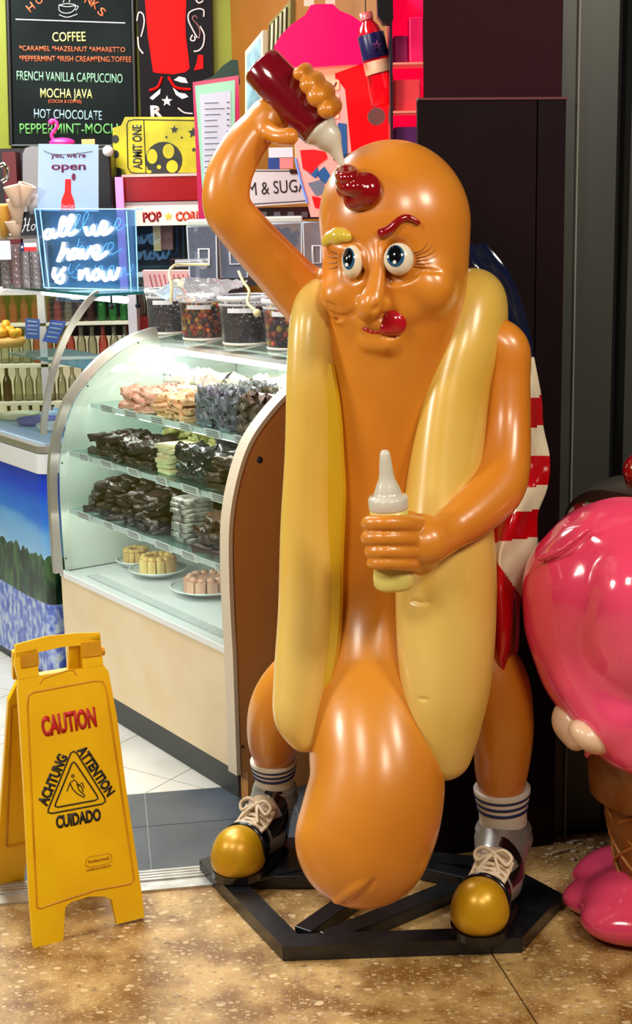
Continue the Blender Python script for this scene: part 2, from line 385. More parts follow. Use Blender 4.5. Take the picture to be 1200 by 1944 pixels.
# shop floor tiles
sf = bpy.data.objects.new('floor_shop', None); COL.objects.link(sf); structure(sf)
MB().prism([tp(-4, .1), tp(2.5, .1), tp(2.5, 3.6), tp(-4, 3.6)], UP, .05).build('grout_bed', mat('grout', (150, 150, 146), .8), sf)
for o in sf.children: o.location.z -= .003
BT = mat('charcoal_tile', (66, 74, 84), .28, noise=6, c2=(84, 92, 100)); WT = mat('pale_tile', (206, 204, 196), .3, noise=5, c2=(190, 188, 178))
ou = (Vector((-.46, 3.476, 0))-T0).dot(U8)
for i in range(-9, 3):
    for (b0, b1) in ((.103, .368), (.371, .585)):
        a0 = ou+i*.40; MB().prism([tp(a0+.0015, b0), tp(a0+.3985, b0), tp(a0+.3985, b1), tp(a0+.0015, b1)], UP, .01).build('charcoal_tile', BT, sf)
d1 = Vector((.56, .83, 0)).normalized(); d2 = Vector((-.83, .56, 0)).normalized(); O1 = Vector((-.496, 3.688, 0)); yl = .588
def clip(poly, n, c):
    out = []
    for i, p in enumerate(poly):
        q = poly[(i+1) % len(poly)]; a = p.dot(n)-c; b = q.dot(n)-c
        if a >= 0: out.append(p)
        if a*b < 0: out.append(p+(q-p)*(a/(a-b)))
    return out
for i in range(-9, 9):
    for j in range(-8, 9):
        s_ = .31; p = O1+d1*(i*s_+.12)+d2*(j*s_); g = .0015
        poly = [p+d1*g+d2*g, p+d1*(s_-g)+d2*g, p+d1*(s_-g)+d2*(s_-g), p+d1*g+d2*(s_-g)]
        poly = clip(poly, V8, T0.dot(V8)+yl); poly = clip(poly, -U8, -(T0.dot(U8)+1.2)) if poly else poly
        poly = clip(poly, U8, T0.dot(U8)-2.2) if len(poly) > 2 else poly; poly = clip(poly, -V8, -(T0.dot(V8)+2.3)) if len(poly) > 2 else poly
        if len(poly) > 2: MB().prism(poly, UP, .01).build('pale_tile', WT, sf)
# column beside the shop front
CY = yaw(12); CP = Pl((.515, 3.32, 0), CY); DM = mat('dark_maroon_laminate', (44, 13, 22), .55, noise=4, c2=(36, 11, 17), spec=.06); DP = mat('dark_plum_panel', (27, 14, 18), .5, noise=3, c2=(20, 8, 10), spec=.06)
def colbox(x0, x1, z0, z1, off, th, name, mt, parent, ref=None):
    a = CP.uv(x0, 1000)[0] if x0 is not None else ref; b = CP.uv(x1, 1000)[0]
    return MB().box(CP.at((a+b)/2, (z0+z1)/2, off-th/2), (b-a, z1-z0, th), (CP.u, CP.v, CP.n)).build(name, mt, parent, bevel=.001)
col = bpy.data.objects.new('wall_right', None); COL.objects.link(col); structure(col)
zt = CP.hit(930, 190).z
fa, fb2 = CP.uv(810, 1000)[0], CP.uv(1056, 1000)[0]; c0_, c1_ = CP.at(fa, 0, -.012), CP.at(fb2, 0, -.012)
MB().prism([Vector((p.x, p.y, 3.0)) for p in (c0_, c1_, c1_+Vector((.05, .40, 0)), c0_+Vector((.06, .40, 0)))], UP, 3.0).build('column_core', DM, col)
colbox(797, 1010, 0, zt, 0, .011, 'column_panel', DP, col); colbox(1012, 1062, 0, zt, .0, .011, 'column_panel', DP, col)
colbox(797, 1064, zt, zt+.006, .004, .016, 'panel_cap', mat('maroon_edge', (92, 42, 48), .3), col)
colbox(1005, 1052, 0, .11, .012, .012, 'plinth', DM, col)
GJ = mat('dark_grey_metal', (52, 53, 48), .45, metal=.1, noise=2, c2=(50, 52, 49), nstretch=(1, 1, .1))
for i, (x0, x1, off, mt) in enumerate(((1062, 1089, -.03, GJ), (1089, 1092, -.022, mat('edge_highlight', (120, 118, 110), .4)), (1092, 1170, -.05, GJ), (1170, 1192, -.10, mat('black_gap', (14, 13, 12), .6)), (1192, 1330, -.04, GJ), (1330, 1420, -.06, DP), (1420, 2700, -.03, GJ))):  # the thin pale strip is a highlight painted along the jamb
    colbox(x0, x1, 0, 3.0, off, .10, 'door_jamb' if i != 1 else 'jamb_highlight', mt, col)
# rubble and dust at the foot of the jamb
rb = MB(); DU = mat('pale_dust', (196, 184, 166), .9)
for i in range(46):
    px = random.uniform(1035, 1185); py = random.uniform(1590, 1640)-(px-1035)*.02; p = F(px, py)
    if (p-CP.o).dot(CP.n) < .004: p = p+CP.n*(.01-(p-CP.o).dot(CP.n))
    r = random.uniform(.002, .006); rb.ball(p+Vector((0, 0, r*.4)), (r*random.uniform(1, 2.4), r, r*.5), 6, 4)
o = rb.build('plaster_debris', DU); tag(o, 'pale crumbs of plaster and dust on the floor by the dark door jamb', 'debris', kind='stuff')
sp = MB(); a, b = F(1046, 1622, .004), F(1082, 1612, .004); sp.tube([a, (a+b)/2+Vector((0, 0, .002)), b], .003, 6)
tag(sp.build('plaster_splinter', mat('splinter', (214, 200, 176), .7)), 'thin pale splinter lying on the floor at the column foot', 'debris')
# shop shell
YB = 6.15; LIME = mat('lime_wall_paint', (126, 130, 4), .6, noise=3, c2=(118, 122, 3)); OCH = mat('ochre_wall_paint', (138, 82, 8), .55, noise=3, c2=(130, 75, 6))
xc = W(440, 100, YB).x
structure(MB().box((xc/2-2.0, YB+.05, 1.5), (4+xc, .1, 3.0)).build('wall_back', LIME))
wr0 = Vector((xc, YB, 0)); wr1 = Vector((.66, 4.1, 0)); wd = (wr1-wr0).normalized(); wn = Vector((wd.y, -wd.x, 0)); wn = wn if wn.x < 0 else -wn
structure(MB().prism([wr0, wr1, wr1+Vector((0, 0, 3)), wr0+Vector((0, 0, 3))], wn, .08).build('wall_side', OCH))
structure(MB().box((-4.0, 4.6, 1.5), (.1, 3.2, 3.0)).build('wall_left', LIME))
structure(MB().prism([tp(-4, 0, 3.0), tp(.75, 0, 3.0), Vector((.45, 6.2, 3.0)), Vector((-4, 6.2, 3.0))], -UP, .1).build('ceiling', mat('ceiling_white', (214, 212, 205), .8)))
# ================================================================ the hot dog statue
FWD = Vector((-.42, -.907, 0)).normalized(); RGT = Vector((-FWD.y, FWD.x, 0))   # statue faces the viewer's left
SK = mat('painted_sausage_skin', (214, 138, 40), .34, coat=.45, noise=2.2, c2=(202, 118, 27), crough=.2)
HS = thing('hot_dog_statue', 'large glossy fibreglass hot dog figure in a bun squirting ketchup on its head', 'statue', (.13, 3.03, 0))
S = SDF((-.36, 2.58, .02), (.56, 3.46, 1.96), .0036)
S.chain([P4(752, 428, 3.00, 141), P4(750, 520, 3.00, 138), P4(746, 610, 3.02, 131), P4(738, 720, 3.04, 120), P4(725, 860, 3.05, 110), P4(714, 1000, 3.05, 106), P4(706, 1150, 3.03, 104),
         P4(702, 1290, 2.96, 113), P4(708, 1390, 2.87, 123), P4(716, 1480, 2.81, 128), P4(705, 1545, 2.785, 132), P4(690, 1592, 2.77, 130)], k=.01, n=8, mgn=.05)
S.ell(W(742, 400, 3.00), (m(130, W(742, 400, 3)),)*3, k=.03)
# upraised arm (its right)
S.chain([P4(640, 610, 3.06, 58), P4(588, 572, 3.07, 56), P4(520, 500, 3.03, 50), P4(455, 428, 2.99, 47), P4(430, 388, 2.97, 46), P4(436, 330, 2.97, 44), P4(468, 270, 2.98, 40), P4(506, 228, 2.99, 34)], k=.03, n=5, mgn=.05)
S.chain([P4(915, 640, 3.03, 46), P4(957, 662, 3.02, 48), P4(962, 720, 3.01, 45), P4(962, 800, 2.99, 46), P4(957, 880, 2.95, 50), P4(940, 930, 2.91, 54), P4(890, 980, 2.84, 47), P4(835, 1018, 2.78, 36)], k=.02, n=5, mgn=.05)
S.chain([P4(620, 1250, 3.16, 60), P4(560, 1300, 3.20, 60), P4(533, 1345, 3.22, 60), P4(522, 1395, 3.25, 53), P4(519, 1430, 3.27, 40), P4(520, 1452, 3.28, 32)], k=.02, n=5)
S.chain([P4(880, 1230, 3.06, 70), P4(935, 1290, 3.03, 66), P4(953, 1360, 3.01, 60), P4(954, 1420, 3.01, 56), P4(952, 1475, 3.02, 48), P4(954, 1505, 3.03, 38)], k=.02, n=5)
S.blur(5)
S.chain([P4(512, 222, 2.99, 34), P4(545, 195, 3.01, 34), P4(575, 165, 3.02, 26)], k=.02)           # palm behind the bottle
S.chain([P4(500, 243, 2.97, 17), P4(528, 258, 2.93, 16), P4(550, 259, 2.915, 17)], k=.012)
for (x, y, r) in ((572, 137, 13.5), (590, 158, 19), (606, 180, 22), (623, 205, 18)):
    S.chain([P4(x-14, y+16, 3.02, r), P4(x+8, y-3, 2.99, r), P4(x+5, y-2, 2.935, r), P4(x-4, y+3, 2.90, r*.92)], k=.004, n=3)
# lower arm (its left)
S.chain([P4(838, 1018, 2.78, 36), P4(808, 1030, 2.75, 46), P4(788, 1036, 2.755, 42)], k=.015)
S.ell(W(800, 1034, 2.765), (.040, .032, .064), k=.012)
for i, (y, r, x0) in enumerate(((994, 15.5, 703), (1022, 15.5, 702), (1048, 14.5, 708), (1070, 12.5, 710))):
    S.chain([P4(795, y+2, 2.745, r+1), P4(772, y, 2.700, r+1), P4(735, y-1, 2.676, r), P4(x0+2, y-1, 2.69, r), P4(x0-2, y, 2.72, r*.9), P4(x0+14, y+1, 2.75, r*.8)], k=.003, n=4)
S.chain([P4(800, 1000, 2.78, 16), P4(780, 985, 2.80, 15), P4(748, 990, 2.80, 14)], k=.006)
# face: points found on the head's front by walking the ray to the sausage surface
def headhit(px, py, off=0):
    d = ray(px, py).normalized(); t = 2.4
    for _ in range(400):
        p = C0+d*t; q = ((np.array(p)-S.lo)/S.h).round().astype(int)
        if (q >= 0).all() and (q < S.n).all() and S.g[tuple(q)] < .0005: break
        t += .0025
    return C0+d*(t-off)
def H4(px, py, off, rpx): p = headhit(px, py, off); return (p.x, p.y, p.z, m(rpx, p))
FR = (RGT, FWD, UP)
hh = {k: H4(*k) for k in ((718, 470, -.010, 11), (718, 505, .006, 13), (712, 545, .028, 18), (703, 577, .046, 24), (697, 592, .042, 20), (727, 578, .022, 15), (684, 578, .010, 12),
                         (700, 612, .0, 18), (720, 615, .0, 17), (735, 648, -.004, 22), (700, 648, -.006, 16), (812, 545, -.030, 52), (648, 560, -.030, 40), (652, 592, -.018, 22), (652, 472, -.012, 16), (680, 478, -.006, 11), (696, 500, -.008, 9), (632, 462, -.012, 15), (768, 585, -.022, 30))}
sock_l = headhit(668, 495); sock_r = headhit(757, 495)
S.ell(sock_r, (.040, .022, .040), FR, .018, 'sub'); S.ell(sock_l, (.030, .020, .038), FR, .016, 'sub')
k = lambda *a: hh[a]
S.chain([k(718, 470, -.010, 11), k(718, 505, .006, 13), k(712, 545, .028, 18), k(703, 577, .046, 24), k(697, 592, .042, 20)], k=.018)
S.ell(k(727, 578, .022, 15)[:3], .017, k=.010); S.ell(k(684, 578, .010, 12)[:3], .013, k=.01)
S.chain([k(700, 612, .0, 18), k(720, 615, .0, 17)], k=.02); S.chain([k(700, 648, -.006, 16), k(735, 648, -.004, 22)], k=.02)
S.ell(k(812, 545, -.030, 52)[:3], .052, k=.03); S.ell(k(648, 560, -.030, 40)[:3], .042, k=.02); S.ell(k(652, 592, -.018, 22)[:3], .026, k=.012)
S.chain([k(632, 462, -.012, 15), k(652, 472, -.012, 16), k(680, 478, -.006, 11), k(696, 500, -.008, 9)], k=.012)
S.ell(k(768, 585, -.022, 30)[:3], .03, k=.02)
def groove(pts, rpx, off, kk=.004, n=3): S.chain([H4(x, y, off, rpx) for x, y in pts], k=kk, op='sub', n=n)
groove([(679, 606), (684, 620), (700, 629), (724, 634), (755, 636)], 4.5, .003, .006)
groove([(717, 583), (712, 588)], 6, .001, .004)
groove([(795, 511), (815, 514), (838, 515)], 3, .001, .006)
groove([(742, 535), (775, 530), (800, 512)], 3, .0, .01)
for i in range(4): groove([(622+i, 575+i*9), (636+i*3, 581+i*9)], 3, .0, .006)
groove([(635, 600), (655, 603), (672, 596)], 4, .001, .01)
# split at the sausage tip
def surf(px, py, off=0): return headhit(px, py, off)
S.chain([tuple(surf(652, 1716))+(.010,), tuple(surf(680, 1695))+(.010,), tuple(surf(706, 1674))+(.006,)], k=.010, op='sub')
S.chain([tuple(surf(640, 1708, -.004))+(.010,), tuple(surf(672, 1686, -.006))+(.012,), tuple(surf(700, 1668, -.004))+(.006,)], k=.006)
bm_ = S.mesh('body', HS.location); body = link('body', bm_, SK, HS)
tree_v = [Vector(v) for v in (S.co+np.array(HS.location)).tolist()]; BT_ = BVHTree.FromPolygons(tree_v, S.q.tolist())
def bh(px, py, off=0):
    d = ray(px, py).normalized(); r = BT_.ray_cast(C0+d*2.0, d, 3)
    if r[0] is None: return W(px, py, 3.0), -d
    nn = r[1] if r[1].dot(d) < 0 else -r[1]
    return r[0]+nn*off, nn
def onbody(pts, rpx, off, mb, n=5, seg=6, taper=None, smooth=True):
    q = spline(pts, n) if smooth and len(pts) > 2 else pts; P = [bh(x, y, off)[0] for x, y in q]; N = len(P)
    rr = [m(rpx*(taper(i/(N-1)) if taper else 1), P[0]) for i in range(N)]; mb.tube(P, rr, seg); return mb
# eyes
WHT = mat('glossy_eye_white', (226, 214, 190), .15, coat=.5); IRI = mat('eye_blue', (44, 84, 122), .12, coat=.5); BLK = mat('gloss_black_paint', (8, 8, 10), .12, coat=.5)
for (cx, cy, rx, ry, ix, iy, irx, iry) in ((757, 492, 29, 31, 751, 486, 17, 21), (669, 497, 21, 32, 662, 491, 11.5, 21)):
    c = W(cx, cy, (sock_r if cx > 700 else sock_l).y); d = ray(cx, cy).normalized(); c = c-d*.004
    X = d.cross(UP).normalized(); Z = X.cross(d).normalized(); N_ = -d; R = (m(rx, c), .026, m(ry, c))
    eye = MB().ball(c, R, 28, 18, ax=(X, N_, Z)).build('eye', WHT, HS)
    def onx(px, py, off):
        q = C0+ray(px, py)*1.0; dd = ray(px, py).normalized(); o_ = C0-c
        A = [dd.dot(a)/r for a, r in zip((X, N_, Z), R)]; B = [o_.dot(a)/r for a, r in zip((X, N_, Z), R)]
        aa = sum(t*t for t in A); bb = 2*sum(t*u for t, u in zip(A, B)); cc = sum(t*t for t in B)-1; D = max(bb*bb-4*aa*cc, 0)
        return C0+dd*((-bb-math.sqrt(D))/(2*aa)-off)
    def disc(px, py, rx_, ry_, off, nm, mt):
        b_ = MB(); vs = [onx(px, py, off+.0006)]; fs = []
        for ring in (1, 2, 3):
            for a in range(24):
                t = 2*math.pi*a/24; vs.append(onx(px+rx_*ring/3*math.cos(t), py+ry_*ring/3*math.sin(t), off))
        for a in range(24):
            fs.append((0, 1+a, 1+(a+1) % 24))
            for r_ in (0, 1): fs.append((1+r_*24+a, 25+r_*24+a, 25+r_*24+(a+1) % 24, 1+r_*24+(a+1) % 24))
        b_.add(vs, fs, 0, True); return b_.build(nm, mt, eye)
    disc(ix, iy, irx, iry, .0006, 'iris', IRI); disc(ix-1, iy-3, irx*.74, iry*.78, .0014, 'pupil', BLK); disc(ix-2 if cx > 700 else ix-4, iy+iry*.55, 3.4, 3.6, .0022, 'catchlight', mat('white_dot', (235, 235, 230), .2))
RED = mat('ketchup_red_gloss', (142, 10, 16), .10, coat=.9, noise=6, c2=(128, 6, 12)); MUS = mat('mustard_gloss', (206, 178, 60), .2, coat=.6)
mb = MB(); onbody([(720, 443), (731, 441), (742, 434), (752, 424), (762, 416), (773, 413), (784, 417), (795, 425)], 11.5, .004, mb, seg=14, taper=lambda t: min(.75+t*2.5, 1.0)*(1-.62*t))
mb.build('eyebrow', RED, HS, 'red ketchup eyebrow')
E2 = SDF((0-.15, 2.7, 1.35), (.25, 3.1, 1.62), .003)
for (x, y, r, o) in ((620, 460, 9, 0), (630, 450, 12, 0), (643, 443, 12, .0), (655, 446, 11, 0), (642, 452, 12, 0), (662, 450, 7, 0)):
    p, n_ = bh(x, y, .002); E2.ell(p, m(r, p), k=.014)
link('eyebrow', E2.mesh('mustard_brow', HS.location), MUS, HS, 'yellow mustard eyebrow blob')
# tongue
T2 = SDF((-.02, 2.6, 1.15), (.36, 3.05, 1.5), .003)
for (x, y, r, o) in ((746, 612, 22, -.002), (752, 616, 20, 0), (735, 622, 14, -.003), (745, 606, 15, -.002)):
    p, n_ = bh(x, y, o); T2.ell(p, (m(r, p), .016, m(r, p)), FR, k=.012)
q = [bh(x, y, -.001)[0] for x, y in ((690, 624), (706, 630), (728, 632))]
T2.chain([tuple(p)+(m(4, p),) for p in q], k=.006)
link('tongue', T2.mesh('tongue', HS.location), mat('tongue_red', (176, 16, 30), .15, coat=.7), HS, 'red tongue licking the upper lip')
# lashes, drawn as fine raised lines
LSH = mat('lash_brown', (120, 54, 12), .5)
for st in ([(787, 480), (800, 476), (812, 462)], [(790, 485), (808, 478), (822, 466)], [(791, 490), (812, 485), (828, 474)], [(790, 496), (812, 493), (830, 485)], [(789, 501), (810, 501), (828, 497)], [(786, 506), (806, 508), (822, 508)],
           [(640, 482), (630, 478), (622, 470)], [(640, 490), (628, 488), (620, 484)], [(640, 498), (630, 499), (621, 497)], [(641, 506), (632, 509), (622, 509)]):
    mb = MB(); onbody(st, 1.3, .0, mb, taper=lambda t: 1.2-.9*t); mb.build('eyelash', LSH, HS)
# ketchup swirl on the head
K = SDF((-.06, 2.6, 1.48), (.22, 3.1, 1.80), .0032)
hp = lambda x, y, o: bh(x, y, o)[0]
p = hp(694, 364, .004); K.ell(p, (m(35, p), m(35, p), m(36, p)), k=0); p5 = hp(667, 358, .010); K.ell(p5, m(25, p5), k=.004); K.ell(hp(680, 378, .006), m(24, p5), k=.006)
p2 = W(665, 340, hp(690, 362, .004).y-.006)
def ring(cx, cy, rx, ry, rt, Yc, kk):
    pts = []
    for a in range(13):
        t = a/12*2*math.pi; pts.append(P4(cx+rx*math.cos(t), cy+ry*math.sin(t), Yc+.03*math.sin(-t), rt))
    K.chain(pts, k=kk, n=2)
Yk = p.y
ring(668, 346, 17, 10, 15, Yk, .002); ring(659, 331, 13, 7, 11.5, Yk-.004, .002); K.cone(W(664, 350, Yk), W(672, 380, Yk), .02, .02, .004)
link('ketchup_swirl', K.mesh('ketchup_swirl', HS.location), RED, HS, 'dark red ketchup swirl on the forehead')
# ---- bun halves
BUN = mat('bun_crust_paint', (226, 192, 104), .34, coat=.4, noise=2.0, c2=(214, 170, 62), crough=.2); CRM = mat('bun_crumb_yellow', (205, 160, 22), .4)
LD = Vector((.55, -.83, 0))
B = SDF((-.30, 2.66, .2), (.60, 3.42, 1.72), .0042)
dpt = (FWD, .62)
def BN(px, py, Y, r): return P4(px, py, Y, r)
B.chain([BN(606, 560, 3.04, 36), BN(598, 605, 3.01, 42), BN(594, 700, 2.99, 44), BN(592, 850, 2.975, 45), BN(588, 1000, 2.965, 49), BN(585, 1150, 2.93, 50), BN(574, 1280, 2.885, 48), BN(570, 1350, 2.86, 44), BN(584, 1395, 2.85, 31)], k=0, n=8, sq=dpt, mgn=.05); B.blur(4)
for y in (1127, 1190, 1235):
    a = W(534, y, 2.93); b_ = W(560, y+2, 2.93); B.cone(a, b_, .0035, .0025, .004, 'sub')
link('bun_half', B.mesh('bun_left', HS.location), BUN, HS, 'narrow bun half on the side of the raised arm')
B = SDF((-.10, 2.60, .2), (.60, 3.42, 1.72), .0042)
B.chain([BN(880, 560, 3.08, 40), BN(900, 570, 3.06, 58), BN(892, 640, 3.03, 66), BN(868, 730, 3.0, 64), BN(855, 830, 2.98, 68), BN(850, 950, 2.96, 78), BN(848, 1080, 2.93, 90), BN(848, 1200, 2.90, 89), BN(848, 1300, 2.87, 80), BN(846, 1380, 2.85, 64), BN(848, 1432, 2.84, 47)], k=0, n=8, sq=(FWD, .70), mgn=.05); B.blur(4)
for (pts, r) in (([(782, 1140), (800, 1144), (815, 1143)], .003), ([(798, 1326), (812, 1329)], .002), ([(800, 1458), (825, 1466)], .003)):
    gp = []
    for x, y in pts:
        d = ray(x, y).normalized(); t = 2.4
        while t < 4:
            p = C0+d*t; qi = ((np.array(p)-B.lo)/B.h).round().astype(int)
            if (qi >= 0).all() and (qi < B.n).all() and B.g[tuple(qi)] < 0: break
            t += .003
        gp.append(tuple(p)+(r,))
    B.chain(gp, k=.004, op='sub')
link('bun_half', B.mesh('bun_right', HS.location), BUN, HS, 'wide bun half behind the arm holding mustard')
# crumb lining seen between bun and sausage
inn = [(634, 690, 2.96), (643, 740, 2.95), (650, 800, 2.945), (654, 870, 2.94), (657, 930, 2.935), (655, 1000, 2.93), (652, 1080, 2.925), (651, 1150, 2.91), (646, 1220, 2.89), (636, 1280, 2.87), (622, 1340, 2.855)]
mb = MB(); vs = []
for x, y, Y in spline(inn, 4):
    vs += [W(x, y, Y), W(x-6, y, Y-.012), W(x-46, y, Y-.004), W(x-46, y, Y+.05), W(x, y, Y+.03)]
n5 = len(vs)//5; mb.add(vs, [(i*5+k_, i*5+(k_+1) % 5, (i+1)*5+(k_+1) % 5, (i+1)*5+k_) for i in range(n5-1) for k_ in range(5)], 0, False); mb.build('bun_lining', CRM, HS)
# ---- socks, cuffs, shoes
SKW = mat('sock_white', (222, 214, 200), .5, bump=(60, .1)); STR = mat('navy_stripe', (22, 40, 92), .4); SIL = mat('silver_paint', (176, 172, 166), .32, metal=.55, noise=12, c2=(150, 146, 140)); GLD = mat('gold_paint', (214, 164, 16), .36, metal=.25, coat=.2, noise=14, c2=(196, 142, 12), crough=.25); LAC = mat('lace_cream', (226, 204, 172), .5); SOL = mat('shoe_black', (12, 12, 14), .18, coat=.4)
def foot(top, bot, rt, rb, toe, rtoe, heel, flip, side):
    top, bot, toe, heel = Vector(top), Vector(bot), Vector(toe), Vector(heel); ax = (top-bot).normalized()
    sk = MB(); sk.lathe([(rb*.9, -.02), (rb, .0), (rb*1.0, (top-bot).length*.45), (rt, (top-bot).length-.012), (rt+.001, (top-bot).length-.004), (rt-.004, (top-bot).length), (rt-.012, (top-bot).length-.004)], bot, ax, 40)
    s_ = sk.build('sock', SKW, HS); L = (top-bot).length
    for q_ in (.86, .72, .58):
        rr = rb+(rt-rb)*max(0, (q_-.45)/.55); st = MB(); st.lathe([(rr+.0010, L*q_-.0042), (rr+.0028, L*q_-.002), (rr+.0028, L*q_+.002), (rr+.0010, L*q_+.0042)], bot, ax, 40); st.build('stripe', STR, s_)
    # shoe body
    zb = .04; f = (Vector((toe.x, toe.y, 0))-Vector((heel.x, heel.y, 0))).normalized(); r_ = Vector((-f.y, f.x, 0))
    lo = [min(toe[i], heel[i], bot[i])-.12 for i in range(3)]; hi = [max(toe[i], heel[i], bot[i])+.12 for i in range(3)]; lo[2] = .03
    D = SDF(lo, hi, .0024); ax3 = (r_, f, UP)
    D.ell(toe, (rtoe*.96, rtoe, rtoe*.9), ax3, 0)
    D.cone(toe-f*.015, heel, rtoe*.82, rtoe*.84, .02); D.cone(heel, bot, rtoe*.86, rb*1.08, .03); D.cone((toe+heel)/2-f*.012+UP*.010, bot-ax*.01+f*.004, rtoe*.72, rb*.98, .03)
    D.ell(bot-ax*.012, (rb*1.18, rb*1.18, .022), (r_, f, UP), .012)
    D.ell(bot+ax*.012, (rb*.90, rb*.90, .02), (r_, f, UP), .006, 'sub')
    me = D.mesh('shoe', HS.location); co = D.co; fc = co[D.q].mean(1)+np.array(HS.location)
    mi = np.zeros(len(fc), np.int32)
    u = (fc-np.array(heel)) @ np.array(f); wd_ = (fc-np.array(heel)) @ np.array(r_)*side; z_ = fc[:, 2]; Lh = (toe-heel).length; zt_ = bot.z
    blk = (u > Lh*.52) | (z_ < zb+.014)
    blk |= (u > -.01) & (u < Lh*.45) & (wd_ > rtoe*.35) & (z_ > toe.z+.012) & (z_ < bot.z-.028)
    blk |= (np.abs(u+.01) < .012) & (wd_ > 0)
    blk |= (u < Lh*.2) & (wd_ < -rtoe*.2) & (z_ < bot.z-.015)
    sil = (u > Lh*.05) & (u < Lh*.42) & (wd_ > rtoe*.45) & (z_ < toe.z+.012) & (z_ > zb+.014)
    mi[blk] = 1; mi[sil] = 0; tan = (np.abs(wd_) < rtoe*.62) & (u > Lh*.05) & (u < Lh*.66) & (z_ > toe.z+rtoe*.35); mi[tan] = 2
    me.polygons.foreach_set('material_index', mi)
    sh = link('shoe', me, [SIL, SOL, mat('tongue_tan', (196, 168, 134), .5)], HS)
    DD = SDF([toe[i]-.10 for i in range(3)], [toe[i]+.10 for i in range(3)], .0026); DD.ell(toe+f*.006+UP*.003, (rtoe*1.04, rtoe*1.10, rtoe*1.0), ax3, 0); DD.ell(toe+f*.008-UP*.020, (rtoe*1.07, rtoe*1.14, rtoe*.75), ax3, .02)
    DD.ell(toe-f*(rtoe*1.25)+UP*.01, (rtoe*1.6, rtoe*.9, rtoe*2.2), ax3, .003, 'sub'); DD.blur(1); mc = DD.mesh('toe_cap', HS.location); n_ = len(mc.vertices); ca = np.empty(n_*3, 'f'); mc.vertices.foreach_get('co', ca); ca = ca.reshape(-1, 3); ca[:, 2] = np.maximum(ca[:, 2], zb+.015); mc.vertices.foreach_set('co', ca.ravel()); mc.update(); link('toe_cap', mc, GLD, sh)
    wt_ = MB(); wt_.tube([toe-f*.014+(r_*math.cos(a)*rtoe*1.0+(UP*.92-f*.25)*math.sin(a)*rtoe*1.02) for a in [math.pi*(-.1+1.2*i/24) for i in range(25)]], .0065, 8); wt_.build('black_welt', SOL, sh)
    so = MB(); so.prism([Vector((toe.x, toe.y, zb+.016))+f*(rtoe*1.24*math.cos(t))+r_*(rtoe*1.14*math.sin(t)) if math.cos(t) > 0 else Vector((heel.x, heel.y, zb+.016))+f*(rtoe*.95*math.cos(t))+r_*(rtoe*.95*math.sin(t)) for t in [2*math.pi*i/36 for i in range(36)]], UP, .018)
    so.build('sole', SOL, sh, bevel=.004)
    bt = BVHTree.FromPolygons([Vector(v) for v in (co+np.array(HS.location)).tolist()], D.q.tolist())
    def on(uu, ww, off=.003):
        o_ = heel+f*uu+r_*ww*side+UP*.2; r0 = bt.ray_cast(o_, -UP)
        return (r0[0]+r0[1]*off*(1 if r0[1].z > 0 else -1)) if r0[0] else o_-UP*.2
    la = MB()
    for i in range(4):
        a = Lh*(.22+.135*i); la.tube([on(a, -rtoe*.60), on(a+.008, -rtoe*.2, .006), on(a+.014, rtoe*.2, .006), on(a+.02, rtoe*.62)], .0042, 6)
        la.tube([on(a, rtoe*.60), on(a+.008, rtoe*.2, .006), on(a+.014, -rtoe*.2, .006), on(a+.02, -rtoe*.62)], .0042, 6)
    la.tube([on(Lh*x, rtoe*.64, .003) for x in (.15, .3, .5, .72)], .0045, 6); la.tube([on(Lh*x, -rtoe*.64, .003) for x in (.15, .3, .5, .72)], .0045, 6)
    k0_ = on(Lh*.26, 0, .012)
    for sg in (-1, 1):
        P = [k0_, k0_+r_*sg*.022+UP*.012, k0_+r_*sg*.042+UP*.0+f*.004, k0_+r_*sg*.034-UP*.014+f*.016, k0_+r_*sg*.012-UP*.002+f*.008, k0_]
        la.tube(spline(P, 5), .0042, 6)
        la.tube(spline([k0_, k0_+r_*sg*.012+f*.02-UP*.008, k0_+r_*sg*.026+f*.04-UP*.026], 5), .004, 6)
    la.ball(k0_, .008, 8, 6); la.build('laces', LAC, sh)
    cf = MB(); cf.lathe([(rb*1.02, -.030), (rb*1.20, -.022), (rb*1.24, -.008), (rb*1.14, .004), (rb*1.2, .012), (rb*1.12, .022), (rb*1.0, .024)], bot, ax, 36); cf.build('ankle_cuff', SIL, HS)
wt = W(953, 1492, 3.03); wb = W(956, 1582, 3.035)
foot(wt, wb, m(53.5, wt), m(45, wb), F(913, 1716, .100), m(50, F(913, 1716, .1)), F(913, 1716, .1)-FWD*.125+RGT*.0, 1, 1)
wt = W(519, 1440, 3.275); wb = W(522, 1505, 3.285)
foot(wt, wb, m(44, wt), m(36, wb), F(455, 1614, .094), m(46, F(455, 1614, .094)), F(455, 1614, .094)-FWD*.12+RGT*.01, 1, 1)
# ---- bottles
MAR = mat('maroon_bottle', (112, 6, 22), .16, coat=.7); NOZ = mat('nozzle_cream', (206, 200, 184), .28, coat=.4)
a = W(494, 122, 2.985); b_ = W(609, 247, 2.955); ax = (b_-a); L = ax.length; r0 = m(41, a)
kb = MB(); kb.lathe([(0, 0), (r0*.9, 0), (r0, .006), (r0*1.02, L*.3), (r0*.97, L*.9), (r0*.93, L*.98), (0, L)], a, ax, 40); kb = kb.build('ketchup_bottle', MAR, HS, 'dark red squeeze bottle held upside down')
tip = W(655, 318, 2.95); c1 = b_-ax.normalized()*.004; D = SDF([min(c1[i], tip[i])-.07 for i in range(3)], [max(c1[i], tip[i])+.07 for i in range(3)], .0028)
mid = W(628, 272, 2.952); D.cone(c1+ax.normalized()*.006, W(620, 258, 2.953), m(36, c1), m(25, c1), .004); D.chain([P4(620, 258, 2.953, 25), P4(632, 276, 2.952, 17), P4(642, 296, 2.951, 10), P4(652, 316, 2.95, 5)], k=.012, n=4)
